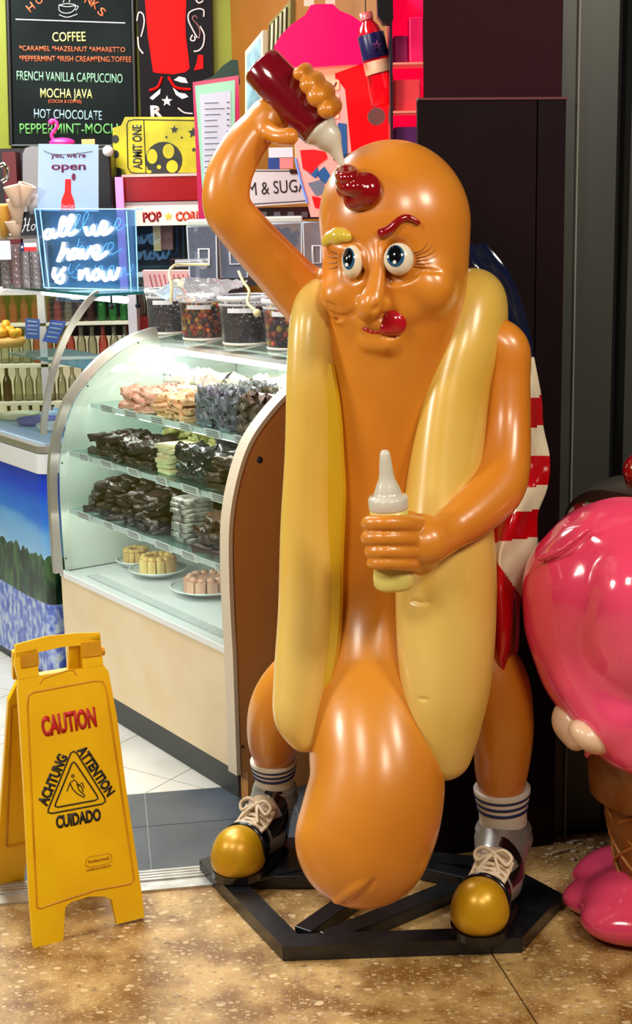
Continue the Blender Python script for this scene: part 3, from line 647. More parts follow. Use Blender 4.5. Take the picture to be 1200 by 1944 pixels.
for i in range(6):
    t = i/6*2*math.pi; X = ax.normalized().cross(UP).normalized(); Yv = ax.normalized().cross(X); D.cone(c1+(X*math.cos(t)+Yv*math.sin(t))*m(30, c1), mid, .005, .004, .008)
link('nozzle', D.mesh('nozzle', HS.location), NOZ, kb)
YEL = mat('pale_mustard_plastic', (222, 206, 112), .3, coat=.4)
a = W(748, 1113, 2.742); b_ = W(738, 966, 2.735); ax = b_-a; L = ax.length; r0 = m(37.5, a)
mbo = MB(); mbo.lathe([(0, -.002), (r0*.9, -.002), (r0*1.03, .006), (r0*1.03, .024), (r0*.98, .03), (r0*.95, L*.5), (r0*.93, L*.9), (r0*.97, L), (0, L)], a, ax, 40); mb2 = mbo.build('mustard_bottle', YEL, HS, 'pale yellow squeeze bottle held upright')
h = [W(738, y, 2.735) for y in (966, 944, 940, 928, 905, 870, 853)]; hl = [(q-b_).dot(ax.normalized()) for q in h]
hq = lambda y: (W(738, y, 2.735)-b_).dot(ax.normalized()); mq = lambda r: m(r, b_)
nz = MB(); nz.lathe([(0, -.001), (mq(36.5), -.001), (mq(38), .003), (mq(38), hq(945)), (mq(35), hq(941)), (mq(27), hq(939.5)), (mq(25.5), hq(932)), (mq(20), hq(918)), (mq(15.5), hq(908)), (mq(13.5), hq(897)), (mq(11.5), hq(873)), (mq(9.5), hq(858)), (mq(6), hq(853)), (0, hq(852))], b_, ax, 36); nz.build('nozzle', NOZ, mb2)
# ---- flag cape
NV = mat('cape_navy', (12, 18, 48), .15, coat=.8); CR = mat('cape_red', (190, 8, 18), .15, coat=.8); CW = mat('cape_white', (226, 212, 182), .2, coat=.7)
rows = [  # y, x of inner edge, fold, x outer edge, depth inner, depth outer, colour below
 (462, 880, 905, 925, 3.12, 3.16), (500, 880, 925, 958, 3.10, 3.15), (540, 890, 950, 980, 3.10, 3.14), (600, 900, 970, 1000, 3.08, 3.12), (650, 920, 985, 1012, 3.08, 3.10), (682, 930, 998, 1016, 3.08, 3.08),
 (755, 940, 1004, 1030, 3.08, 3.08), (812, 945, 1006, 1034, 3.08, 3.08), (870, 950, 1012, 1046, 3.07, 3.08), (925, 950, 1000, 1042, 3.06, 3.08), (975, 945, 985, 1024, 3.04, 3.07), (1020, 940, 970, 1024, 3.02, 3.06),
 (1060, 937, 960, 1026, 3.00, 3.05), (1100, 936, 968, 1012, 2.99, 3.04), (1130, 934, 972, 992, 2.98, 3.03), (1180, 932, 970, 988, 2.97, 3.02), (1230, 934, 966, 986, 2.97, 3.01), (1255, 938, 960, 975, 2.97, 3.00), (1272, 950, 960, 966, 2.975, 2.99)]
cols = [0, .25, .5, .75, 1]; mb = MB(); vs = []
R2 = spline(rows, 12)
nc = 31
for r in R2:
    y, xi, xf, xo, Yi, Yo = r; wave = .018*math.sin(y*.030)
    pts = [(xi-40, Yi+.06), (xi, Yi+.01), (xi+(xf-xi)*.5, Yi-.012+wave*.4), (xf, (Yi+Yo)/2-.016+wave), (xf+(xo-xf)*.5, Yo-.004), (xo, Yo+.012-wave*.6)]
    q = spline(pts, 6)[:nc-1]+[(xo-5, Yo+.05)]
    while len(q) < nc: q.append(q[-1])
    vs += [W(x, y, Y) for x, Y in q]
def cape_col(x, y):
    y += (x-1000)*.12
    if y < 680: return 0
    for lim, c in ((755, 2), (812, 1), (868, 2), (925, 1), (970, 2), (1022, 1)):
        if y < lim: return c
    return 1 if y > 1055+(x-940)*1.55 else 2
fs = []; mi = []
for i in range(len(R2)-1):
    for k_ in range(nc-1):
        v_ = (vs[i*nc+k_]+vs[(i+1)*nc+k_+1])/2; X_, Y_ = proj(v_)
        fs.append((i*nc+k_, i*nc+k_+1, (i+1)*nc+k_+1, (i+1)*nc+k_)); mi.append(cape_col(X_, Y_))
mb.add(vs, fs, 0, True); mb.mi = mi; cp = mb.build('cape', [NV, CR, CW], HS, 'flag cape, navy above red and white stripes')
md = cp.modifiers.new('solid', 'SOLIDIFY'); md.thickness = .006
# cape at the far shoulder and tucked red fold by the bun
mb = MB(); mb.prism([W(590, 534, 3.16), W(620, 515, 3.14), W(640, 505, 3.14), W(650, 560, 3.14), W(612, 560, 3.16)], Vector((0, -1, 0)), .008); mb.build('cape_shoulder', CR, cp)
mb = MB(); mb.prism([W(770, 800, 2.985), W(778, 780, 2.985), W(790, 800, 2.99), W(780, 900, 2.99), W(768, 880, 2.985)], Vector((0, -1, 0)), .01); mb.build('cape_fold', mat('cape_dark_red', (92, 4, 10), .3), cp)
# ---- welded base
BS = mat('black_base_steel', (16, 17, 20), .3, coat=.2, noise=14, c2=(30, 32, 36)); bs = MB()
pl_ = [F(537, 1797, .035), F(991, 1781, .035), F(1068, 1697, .035), F(940, 1628, .035), F(520, 1590, .035), F(378, 1632, .035)]
wdt = .052
cen = sum((Vector(p) for p in pl_), Vector())/6
for i in range(6):
    a, b_ = pl_[i], pl_[(i+1) % 6]; d = (b_-a).normalized(); nI = Vector((-d.y, d.x, 0)); nI = nI if nI.dot(cen-a) > 0 else -nI
    pa, pb = pl_[i-1], pl_[(i+2) % 6]
    def inner(p, prv, nxt):
        d0 = (p-prv).normalized(); d1_ = (nxt-p).normalized(); n0 = Vector((-d0.y, d0.x, 0)); n0 = n0 if n0.dot(cen-p) > 0 else -n0; n1 = Vector((-d1_.y, d1_.x, 0)); n1 = n1 if n1.dot(cen-p) > 0 else -n1
        h_ = (n0+n1).normalized(); return p+h_*(wdt/max(h_.dot(n0), .3))
    q = [a, b_, inner(b_, a, pb), inner(a, pa, b_)]; bs = MB(); bs.prism(q, UP, .035); bs.build('base_bar', BS, HS, bevel=.002)
def bar(a, b_, w_, nm='base_bar', z=.034):
    a, b_ = Vector(a), Vector(b_); d = (b_-a).normalized(); MB().box((a+b_)/2+Vector((0, 0, 0)), ((b_-a).length, w_, .03), (d, Vector((-d.y, d.x, 0)), UP)).build(nm, BS, HS, bevel=.002)
g = lambda x, y: F(x, y, .019)
bar(g(575, 1775), g(745, 1655), .045); bar(g(800, 1650), g(900, 1672), .045); bar(g(620, 1788), g(860, 1690), .05); bar(g(430, 1668), g(610, 1668), .04)
bs = MB(); bs.prism([F(880, 1772, .037), F(985, 1776, .037), F(1058, 1700, .037), F(1000, 1668, .037), F(930, 1690, .037)], UP, .008); bs.build('foot_plate', BS, HS)
bs = MB(); bs.prism([F(400, 1640, .037), F(470, 1672, .037), F(575, 1650, .037), F(560, 1590, .037), F(480, 1585, .037)], UP, .008); bs.build('foot_plate', BS, HS)
# ================================================================ curved display case
A0 = Vector((-.229, 3.631, 0)); TD = Vector((-.566, .824, 0)).normalized(); SD = Vector((.824, .566, 0)).normalized(); LC = 1.064
def cp_(t, s_, z): return A0+TD*t+SD*s_+UP*z
PRO = [(0, .43), (-.003, .56), (-.002, .70), (.006, .80), (.030, .895), (.068, .98), (.125, 1.045), (.20, 1.105), (.285, 1.150), (.37, 1.172), (.45, 1.18)]
ARC = spline(PRO, 4)
def sfront(z):
    for (a, b) in zip(ARC[:-1], ARC[1:]):
        if a[1] <= z <= b[1]: return a[0]+(b[0]-a[0])*(z-a[1])/max(b[1]-a[1], 1e-6)
    return 0
DC = thing('display_case', 'curved glass confectionery display case with beige front and brown end panel', 'display case', tuple(cp_(LC/2, .35, 0)))
BEI = mat('beige_laminate', (226, 206, 170), .45, noise=8, c2=(220, 198, 160)); WD = mat('brown_end_laminate', (204, 146, 84), .42, noise=5, c2=(194, 134, 74), nstretch=(1, 1, .15)); EDG = mat('pale_edge_band', (206, 192, 170), .4)
STL = mat('satin_steel', (188, 184, 176), .3, metal=.75); KCK = mat('grey_kick', (62, 66, 68), .5); WHI = mat('case_white', (222, 226, 226), .4)
ax_ = (TD, SD, UP)
def cbox(t0, t1, s0, s1, z0, z1, name, mt, parent=DC, label=None, bevel=0):
    return MB().box(cp_((t0+t1)/2, (s0+s1)/2, (z0+z1)/2), (abs(t1-t0), abs(s1-s0), abs(z1-z0)), ax_).build(name, mt, parent, label, bevel=bevel)
cbox(.018, LC+.02, .012, .68, 0, .085, 'kick_plate', KCK); cbox(.0, LC+.02, 0, .02, .085, .412, 'front_panel', BEI, bevel=.002)
cbox(.0, LC+.02, -.003, .02, .412, .43, 'front_ledge', WHI); cbox(.018, LC, .02, .70, .40, .428, 'case_deck', WHI)
cbox(.018, LC, .69, .70, .428, 1.15, 'back_panel', mat('case_back_green', (206, 218, 208), .4)); cbox(0.0, LC+.02, .45, .72, 1.155, 1.175, 'top_board', glass('top_glass', (225, 240, 236), 1, .25, (210, 214, 208)), DC)
# wood end panel nearest the viewer
prof = [(.0, .085)]+[(max(s_, 0)-.0, z) for s_, z in ARC]+[(.72, 1.18), (.72, .0), (.02, .0), (.02, .085)]
mb = MB(); mb.prism([cp_(-.02, s_, z) for s_, z in prof], -TD, .036); mb.build('end_panel', WD, DC)
mb = MB(); mb.sweep([cp_(-.002, s_-.004, z) for s_, z in [(0, .085)]+ARC], TD, .045, .012); mb.build('edge_band', EDG, DC, 'pale edge band')
b_ = Pl(cp_(-.021, 0, 0), SD, UP); q = b_.hit(493, 873); MB().lathe([(0, .003), (.006, .003), (.009, .001), (.009, 0)], q, b_.n, 16).build('screw_cap', mat('dark_screw_cap', (28, 44, 58), .4), DC)
q = b_.hit(461, 1417); MB().ball(q, .004, 8, 6).build('screw_cap', mat('brown_screw', (60, 34, 20), .4), DC)
# far end frame: steel arch with rivets
mb = MB(); mb.sweep([cp_(LC, s_-.004, z) for s_, z in ARC], TD, .020, .028); arch = mb.build('arch_rail', STL, DC, 'steel arched rail')
for z in (.475, .79, 1.03, 1.155):
    MB().ball(cp_(LC-.010, sfront(z)+.010, z), .0035, 8, 6).build('rivet', mat('dark_rivet', (50, 46, 40), .4), arch)
mb = MB(); mb.prism([cp_(LC+.004, s_+.01, z) for s_, z in ARC]+[cp_(LC+.004, .69, 1.16), cp_(LC+.004, .69, .43)], -TD, .004); mb.build('end_panel', mat('end_white', (214, 224, 214), .35), DC, 'white far end panel'); glass('clear_glass', (236, 246, 242), 1.0)
# curved front glass
mb = MB(); vs = []
for s_, z in ARC: vs += [cp_(.02, s_, z), cp_(LC, s_, z)]
mb.add(vs, [(2*i, 2*i+1, 2*i+3, 2*i+2) for i in range(len(ARC)-1)], 0, True); mb.build('curved_glass', MATS['clear_glass'], DC)
# lamp inside
mb = MB(); mb.tube([cp_(.06, .40, 1.13), cp_(LC-.04, .40, 1.13)], .011, 10); mb.build('lamp_fill_tube', mat('lamp_white', (255, 252, 244), .3, emit=24), DC)
cbox(.04, LC-.02, .385, .44, 1.138, 1.150, 'lamp_holder', WHI)
# shelves: glass with label rails
def plz(s_): return Pl(A0+SD*s_, -TD, UP)
SG = glass('shelf_glass', (200, 228, 220), 1, .10, (190, 214, 206)); SHZ = []
for (sf_, pa, pb) in ((.13, (205, 770), (475, 838)), (.045, (129, 862), (414, 932)), (.035, (130, 968), (436, 1074))):
    z = (plz(sf_).hit(*pa).z+plz(sf_).hit(*pb).z)/2; SHZ.append((sf_, z))
    s1 = .46 if sf_ > .1 else .62
    cbox(.022, LC-.008, sf_, s1, z-.008, z-.001, 'glass_shelf', SG)
    cbox(.022, LC-.008, sf_-.004, sf_, z-.014, z+.002, 'shelf_rail', mat('rail_clear', (190, 206, 204), .3))
for i, (sf_, z) in enumerate(SHZ):
    for t in ((.17, .53, .90) if i < 2 else (.2, .55, .9)):
        MB().box(cp_(t+.02, .60, (z+.43)/2), (.02, .02, z-.43), ax_).build('shelf_upright', WHI, DC)
for sf_, z in SHZ:
    MB().tube([cp_(.06, sf_+.02, z-.018), cp_(LC-.04, sf_+.02, z-.018)], .005, 8).build('lamp_fill_tube', MATS['lamp_white'], DC)  # unseen tubes added under each shelf to brighten the case interior
# price labels
LB = mat('label_card', (214, 216, 212), .5); LT = mat('label_ink', (90, 92, 98), .6)
for i, (sf_, z) in enumerate(SHZ):
    for j, t in enumerate([.10+.165*k for k in range(6)]):
        t += random.uniform(-.015, .015); w_ = random.choice((.075, .09, .10))
        c = cp_(t, sf_-.009, z-.004); tl = random.uniform(-.02, .02)
        o = MB().box(c, (w_, .0015, .026), (TD, (SD+UP*.25).normalized(), (UP-SD*.25).normalized())).build('price_label', LB); tag(o, 'small white printed price label clipped along a display shelf edge', 'label', 'price labels on the display shelf edges')
        l = MB()
        for r_ in (-.006, .001, .007): l.box(cp_(t, sf_-.0108+r_*-.25, z-.004+r_), (w_*.7, .0006, .0022), (TD, (SD+UP*.25).normalized(), (UP-SD*.25).normalized()))
        me_ = l.build('print_line', LT); me_.parent = o; me_.location = me_.location-o.location
# confectionery -------------------------------------------------
def slab_mesh(name, sx, sy, sz, seed, rough=.25, sub=4):
    rnd = random.Random(seed); bm = bmesh.new(); bmesh.ops.create_cube(bm, size=1); bmesh.ops.subdivide_edges(bm, edges=bm.edges[:], cuts=sub, use_grid_fill=True)
    for v in bm.verts:
        c = v.co; e = max(abs(c.x), abs(c.y))
        c.x *= sx*(1+rnd.uniform(-rough, rough)*.35); c.y *= sy*(1+rnd.uniform(-rough, rough)*.35)
        c.z = c.z*sz+(rnd.uniform(-rough, rough)*sz if c.z > .2 else 0)+sz*.5
    for f in bm.faces: f.smooth = True
    me = bpy.data.meshes.new(name); bm.to_mesh(me); bm.free(); return me
DK = mat('dark_chocolate', (40, 28, 24), .3, noise=40, c2=(66, 46, 38), bump=(60, .5, .004)); MK = mat('milk_chocolate', (92, 62, 44), .35, noise=40, c2=(64, 42, 32), bump=(60, .5, .004)); WC = mat('white_chocolate', (226, 214, 168), .4, noise=30, c2=(206, 190, 140), bump=(50, .4, .003))
GC = mat('pistachio_chocolate', (186, 184, 110), .4, noise=40, c2=(150, 148, 80), bump=(50, .5, .004)); PK = mat('pink_sweets', (206, 120, 110), .4, noise=60, c2=(226, 170, 150), bump=(60, .5, .004)); PE = mat('peach_sweets', (232, 178, 134), .4, noise=50, c2=(214, 150, 110), bump=(60, .5, .004))
NT = mat('nut_cluster', (118, 92, 70), .4, noise=50, c2=(70, 56, 50), bump=(70, .8, .006)); WR = mat('wrapped_dark_bar', (70, 66, 66), .12, noise=26, c2=(34, 30, 32), bump=(30, .8, .006), coat=.5); SV = mat('silver_blue_sweets', (136, 132, 146), .25, noise=60, c2=(84, 78, 92), bump=(70, .7, .005)); CRm = mat('cream_bag', (232, 228, 216), .25, bump=(25, .6, .008), coat=.3)
SM = {k: [slab_mesh('sweet', .075, .058, .020, 10*i+j, .35) for j in range(3)] for i, k in enumerate('abc')}
BARM = [slab_mesh('bar', .070, .105, .013, 90+j, .06, 2) for j in range(2)]; LUMP = [slab_mesh('lump', .045, .040, .030, 50+j, .5, 3) for j in range(4)]; BAGM = [slab_mesh('bag', .10, .09, .045, 70+j, .35, 4) for j in range(3)]
ORD = ['first', 'second', 'third', 'fourth', 'fifth', 'sixth', 'seventh', 'eighth', 'ninth', 'tenth', 'eleventh', 'twelfth', 'thirteenth', 'fourteenth']
def pile(name, mt, t0, t1, s0, s1, z, meshes, nl, sp, lh, label, cat, group, tilt=.25, jit=.35, crown=True, turn=None):
    me0 = []
    for q_ in meshes:
        c_ = q_.copy(); c_.name = name; c_.materials.append(mt); me0.append(c_)
    for l in range(nl):
        sh_ = (l*.16 if crown else 0); nt_ = max(1, int(round((t1-t0)/sp[0]*(1-sh_*.4)))); ns_ = max(1, int(round((s1-s0)/sp[1]*(1-sh_*.5))))
        for i in range(nt_):
            for j in range(ns_):
                o = bpy.data.objects.new(name, random.choice(me0)); COL.objects.link(o)
                tt_ = (t0+t1)/2+((i+.5)/nt_-.5)*(t1-t0)*(1-sh_*.3)+random.uniform(-jit, jit)*sp[0]*.5; ss_ = s0+(j+.5)/ns_*(s1-s0)+random.uniform(-jit, jit)*sp[1]*.5
                o.location = cp_(tt_, ss_, z+l*lh+(random.uniform(0, lh*.3) if l else .001)); o.rotation_euler = (random.uniform(-tilt, tilt)*(.3 if l == 0 else 1), random.uniform(-tilt, tilt)*(.3 if l == 0 else 1), math.atan2(TD.y, TD.x)+(random.uniform(-.5, .5) if turn is None else turn+random.uniform(-.06, .06)))
                tag(o, (label if not nt_*ns_ == 1 or crown else label+', '+('lowest piece' if l == 0 else 'topmost piece' if l == nl-1 else ORD[l]+' from the bottom')), cat, group)
z1, z2, z3 = SHZ[0][1], SHZ[1][1], SHZ[2][1]
pile('truffle_cluster', NT, .04, .20, .15, .36, z1, LUMP, 4, (.045, .045), .026, 'knobbly brown nut cluster heaped at the statue end of the top shelf', 'chocolate', 'nut clusters on the top shelf')
pile('foil_sweet', SV, .24, .44, .15, .36, z1, LUMP, 4, (.045, .05), .025, 'bluish grey coated sweet heaped mid top shelf beside the nut clusters', 'sweet', 'grey blue sweets on the top shelf')
pile('peach_fudge', PE, .48, .66, .15, .34, z1, SM['a'], 3, (.06, .06), .02, 'peach coloured fudge piece in the middle of the top shelf', 'fudge', 'peach fudge on the top shelf')
pile('pink_fudge', PK, .70, .88, .15, .34, z1, SM['b'], 3, (.06, .06), .02, 'pink fudge piece towards the far end of the top shelf', 'fudge', 'pink fudge on the top shelf')
pile('cream_bag', CRm, .30, 1.0, .36, .45, z1, BAGM, 2, (.13, .09), .05, 'puffy cream coloured sweet bag at the back of the top shelf', 'bag', 'cream bags at the back of the top shelf')
pile('chocolate_bark', MK, .05, .22, .07, .30, z2, SM['c'], 4, (.07, .06), .022, 'lumpy brown chocolate bark at the statue end of the middle shelf', 'chocolate', 'brown bark on the middle shelf')
pile('wrapped_chocolate', WR, .24, .42, .07, .28, z2, BAGM, 2, (.10, .09), .036, 'dark chocolate slab in crinkled clear wrap on the middle shelf', 'chocolate', 'wrapped slabs on the middle shelf')
pile('white_chocolate_bar', WC, .46, .54, .065, .20, z2, BARM, 6, (.10, .12), .0145, 'pale white chocolate bar in the neat stack on the middle shelf', 'chocolate bar', 'white chocolate stack on the middle shelf', .03, .08, False, 0)
pile('chocolate_slab', DK, .58, .98, .07, .24, z2, SM['a'], 3, (.075, .065), .022, 'dark chocolate slab heaped at the far end of the middle shelf', 'chocolate', 'dark slabs on the middle shelf')
pile('pistachio_slab', GC, .40, .86, .24, .44, z2, SM['b'], 8, (.085, .07), .021, 'yellowish green slab piled behind on the middle shelf', 'chocolate', 'pistachio slabs on the middle shelf')
pile('chocolate_roll', MK, .05, .30, .06, .32, z3, SM['a'], 5, (.075, .065), .021, 'brown chocolate chunk heaped at the statue end of the lower shelf', 'chocolate', 'brown chunks on the lower shelf')
pile('white_edged_bar', mat('greyish_bar', (190, 184, 176), .3, noise=50, c2=(90, 80, 76)), .36, .46, .055, .20, z3, BARM, 9, (.12, .13), .0145, 'greyish white chocolate bar in the tall stack on the lower shelf', 'chocolate bar', 'white bar stack on the lower shelf', .03, .08, False, 0)
pile('dark_chocolate_slab', DK, .52, 1.0, .06, .34, z3, SM['b'], 5, (.08, .07), .021, 'near black chocolate slab on the far half of the lower shelf', 'chocolate', 'dark slabs on the lower shelf')
# cakes and plates on the deck
PG = mat('glass_plate_green', (196, 212, 208), .12, coat=.5); CK1 = mat('cheesecake', (238, 214, 138), .4, noise=18, c2=(210, 160, 80), nstretch=(3, 3, .5)); CK2 = mat('pink_cake', (226, 178, 150), .45, noise=22, c2=(204, 150, 126), nstretch=(3, 3, .5)); CK3 = mat('apple_cake', (234, 206, 130), .4, noise=30, c2=(196, 140, 70))
def cake(px, py, rr, zc, mt, nm, label, nsl):
    c = plz(.22).hit(px, py); c = F(px, py, .47); tq = (c-A0).dot(TD); sq_ = (c-A0).dot(SD); c = cp_(min(tq, LC-rr-.02), sq_, .47); t = thing('plate', 'clear glass plate under the '+label, 'plate', (c.x, c.y, .43))
    b = MB(); b.lathe([(0, .002), (rr*.5, .002), (rr*.7, .006), (rr, .022), (rr*1.02, .024), (rr*.7, .011), (0, .008)], (c.x, c.y, .43), (0, 0, 1), 36); b.build('dish', PG, t)
    r = MB(); r.tube([Vector((c.x+rr*1.01*math.cos(a), c.y+rr*1.01*math.sin(a), .4535)) for a in [2*math.pi*i/36 for i in range(36)]], .0022, 6, closed=True); r.build('rim', mat('plate_rim_white', (230, 236, 236), .2), t)
    for i in range(nsl):
        a0 = 2*math.pi*i/12+.03; a1 = 2*math.pi*(i+1)/12-.03; R_ = rr*.66; off = Vector((c.x, c.y, .441+zc))
        o = MB(); P = [off, ]+[off+Vector((R_*math.cos(a0+(a1-a0)*k/3), R_*math.sin(a0+(a1-a0)*k/3), 0)) for k in range(4)]
        o.prism(P, UP, zc); o = o.build(nm, mt, bevel=.003)
        tag(o, 'wedge slice of '+label, 'cake', 'slices of '+label)
        d_ = MB(); d_.ball(off+Vector((R_*.72*math.cos((a0+a1)/2), R_*.72*math.sin((a0+a1)/2), .004)), (.014, .014, .009), 8, 6); q2 = d_.build('topping', mt); q2.parent = o; q2.location -= o.location
cake(395, 1100, .115, .035, CK2, 'pink_cake_slice', 'pale pink cake nearest the brown end panel', 12)
cake(300, 1068, .092, .045, CK1, 'cheesecake_slice', 'yellow cheesecake striped with caramel', 12)
cake(185, 1022, .066, .040, CK3, 'apple_cake_slice', 'small yellow cake at the far end of the case', 12)
cbox(.10, LC-.1, .035, .075, .4285, .431, 'air_grille', mat('grille_grey', (170, 182, 186), .4))
gr = MB()
for i in range(60): gr.box(cp_(.12+i*.0138, .055, .432), (.005, .034, .002), ax_)
gr.build('grille_slats', WHI, DC, kind='stuff')
# ---------------------------------------------------------------- candy tubs on the case
TUBP = glass('tub_plastic', (240, 242, 244), 1, .06, (214, 216, 222)); BNP = glass('bin_plastic', (214, 222, 236), 1, .22, (176, 190, 214)); RIM = mat('tub_rim', (206, 208, 212), .25); TR = mat('tub_base', (216, 210, 198), .4)
def balls_in(c, R, H_, r, n, nm, mt, lab, cat, rect=None):
    b = MB(); placed = []; tries = 0
    while len(placed) < n and tries < n*60:
        tries += 1
        if rect: p = Vector((random.uniform(-rect[0], rect[0]), random.uniform(-rect[1], rect[1]), random.uniform(r, H_)))
        else:
            a = random.uniform(0, 6.283); q_ = R*math.sqrt(random.uniform(.25, 1)); p = Vector((q_*math.cos(a), q_*math.sin(a), random.uniform(r, H_)))
        if all((p-o_).length > 1.72*r for o_ in placed): placed.append(p)
    for p in placed:
        pp = c+((TD*p.x+SD*p.y+UP*p.z) if rect else p); b.ball(pp, r, 7, 5)
    o = b.build(nm, mt, fix=False); tag(o, lab, cat, kind='stuff'); return o
DKB = mat('chocolate_balls', (34, 24, 34), .15, coat=.5, island=[(34, 24, 34), (48, 30, 40), (28, 22, 30), (60, 34, 40)]); MIXB = mat('mixed_candy', (200, 60, 30), .18, coat=.4, island=[(214, 78, 24), (222, 150, 30), (60, 20, 30), (190, 40, 30), (226, 190, 60), (90, 24, 44), (70, 84, 30), (226, 110, 40)])
MIXC = mat('fruit_candy', (200, 60, 30), .2, coat=.4, island=[(222, 92, 70), (60, 30, 60), (196, 178, 60), (190, 60, 44), (60, 34, 60), (230, 120, 80)])
tubs = ((318, 632, .068, DKB, 'tub of dark chocolate balls farthest along the display case top', 'dark_candy', 'dark chocolate balls filling the farthest tub'),
        (388, 643, .078, MIXB, 'tub of orange, yellow and dark candy balls, second from the far end', 'mixed_candy', 'orange, yellow and dark candy balls in the second tub'),
        (467, 652, .080, DKB, 'tub of dark chocolate balls with a cream cord over it', 'dark_candy', 'dark purple chocolate balls in the tub under the cream cord'),
        (552, 661, .080, MIXC, 'tub of coral and yellow candies half behind the statue', 'fruit_candy', 'coral, yellow and dark candies in the tub nearest the statue'))
for (px, py, R, mt, lab, bn, bl) in tubs:
    c = F(px, py, 1.177); c = c+SD*.0; c.z = 1.177; H_ = .145
    t = thing('candy_tub', 'clear plastic '+lab, 'tub', tuple(c), 'clear candy tubs on the display case')
    b = MB(); b.lathe([(0, 0), (R*.86, 0), (R*.88, .004), (R, H_-.012), (R*1.0, H_)], c, (0, 0, 1), 32); b.build('wall', TUBP, t)
    b = MB(); b.lathe([(R*.80, .0), (R*.875, .0), (R*.89, .007), (R*.84, .008)], c, (0, 0, 1), 32); b.build('base_ring', TR, t)
    b = MB(); b.lathe([(R*1.0, H_-.014), (R*1.05, H_-.013), (R*1.06, H_-.002), (R*1.02, H_+.003), (R*.99, H_)], c, (0, 0, 1), 32); b.build('rim', RIM, t)
    b = MB(); b.lathe([(R*.98, H_-.028), (R*1.005, H_-.026), (R*1.005, H_-.020)], c, (0, 0, 1), 32); b.build('band', RIM, t)
    f_ = (C0-c); f_.z = 0; f_.normalize(); r_ = Vector((f_.y, -f_.x, 0)); b = MB()
    b.add([c+f_*(R*1.02*math.cos(a))-r_*(R*1.02*math.sin(a))+UP*z for z in (.098, .112) for a in (-.7, -.45, -.2, .05, .3)], [(i, i+1, i+6, i+5) for i in range(4)]); b.build('label', mat('tub_label', (206, 208, 210), .5), t)
    balls_in(c+UP*.006, R*.82, .108, .0085 if mt is not MIXC else .0105, 300 if mt is not MIXC else 200, bn, mt, bl, 'candy')
# crumpled clear bag lying over the second tub
b = MB(); P = [[W(x, y, Y) for x, y, Y in row] for row in (
    [(292, 556, 4.62), (330, 530, 4.66), (365, 527, 4.72), (430, 530, 4.74), (470, 533, 4.6)], [(318, 570, 4.5), (350, 552, 4.50), (385, 548, 4.6), (430, 542, 4.6), (460, 545, 4.5)], [(332, 572, 4.42), (352, 572, 4.38), (385, 572, 4.36), (415, 560, 4.36), (448, 548, 4.40)])]
vs = []; fs = []
for i in range(13):
    for j in range(25):
        u_, v_ = j/24*4, i/12*2; j0 = min(int(u_), 3); i0 = min(int(v_), 1); fu, fv = u_-j0, v_-i0
        p = (P[i0][j0]*(1-fu)+P[i0][j0+1]*fu)*(1-fv)+(P[i0+1][j0]*(1-fu)+P[i0+1][j0+1]*fu)*fv; vs.append(p+UP*random.uniform(-.003, .004))
for i in range(12):
    for j in range(24): fs.append((i*25+j, i*25+j+1, (i+1)*25+j+1, (i+1)*25+j))
b.add(vs, fs, 0, True); o = b.build('plastic_bag', glass('bag_film', (225, 228, 230), 1, .28, (190, 186, 182), .1), fix=False); tag(o, 'crumpled clear plastic bag draped across the candy tub lids', 'bag')
b = MB(); CC = mat('cream_cord', (206, 200, 150), .5)
b.tube(spline([W(325, 572, 4.36), W(326, 545, 4.36), W(321, 520, 4.4), W(328, 506, 4.5), W(345, 502, 4.6), W(395, 502, 4.6)], 6), .0045, 8); tag(b.build('cord', CC), 'cream plastic cord arching over the first tub', 'cord')
b = MB(); b.tube(spline([W(453, 515, 4.25), W(462, 535, 4.22), W(473, 552, 4.2), W(470, 575, 4.17), W(486, 590, 4.14)], 6), .0045, 8); b.ball(W(488, 594, 4.14), .012, 8, 6); tag(b.build('cord', CC), 'cream cord with a knotted end hanging over the third tub', 'cord')
b = MB(); b.tube([W(333, 500, 4.7), W(395, 497, 4.7)], .012, 10); b.ball(W(385, 502, 4.68), .016, 10, 8); tag(b.build('scoop_handle', glass('clear_acrylic', (230, 232, 236), 1, .2, (210, 210, 216))), 'clear acrylic scoop handle resting by the bean bins', 'scoop')
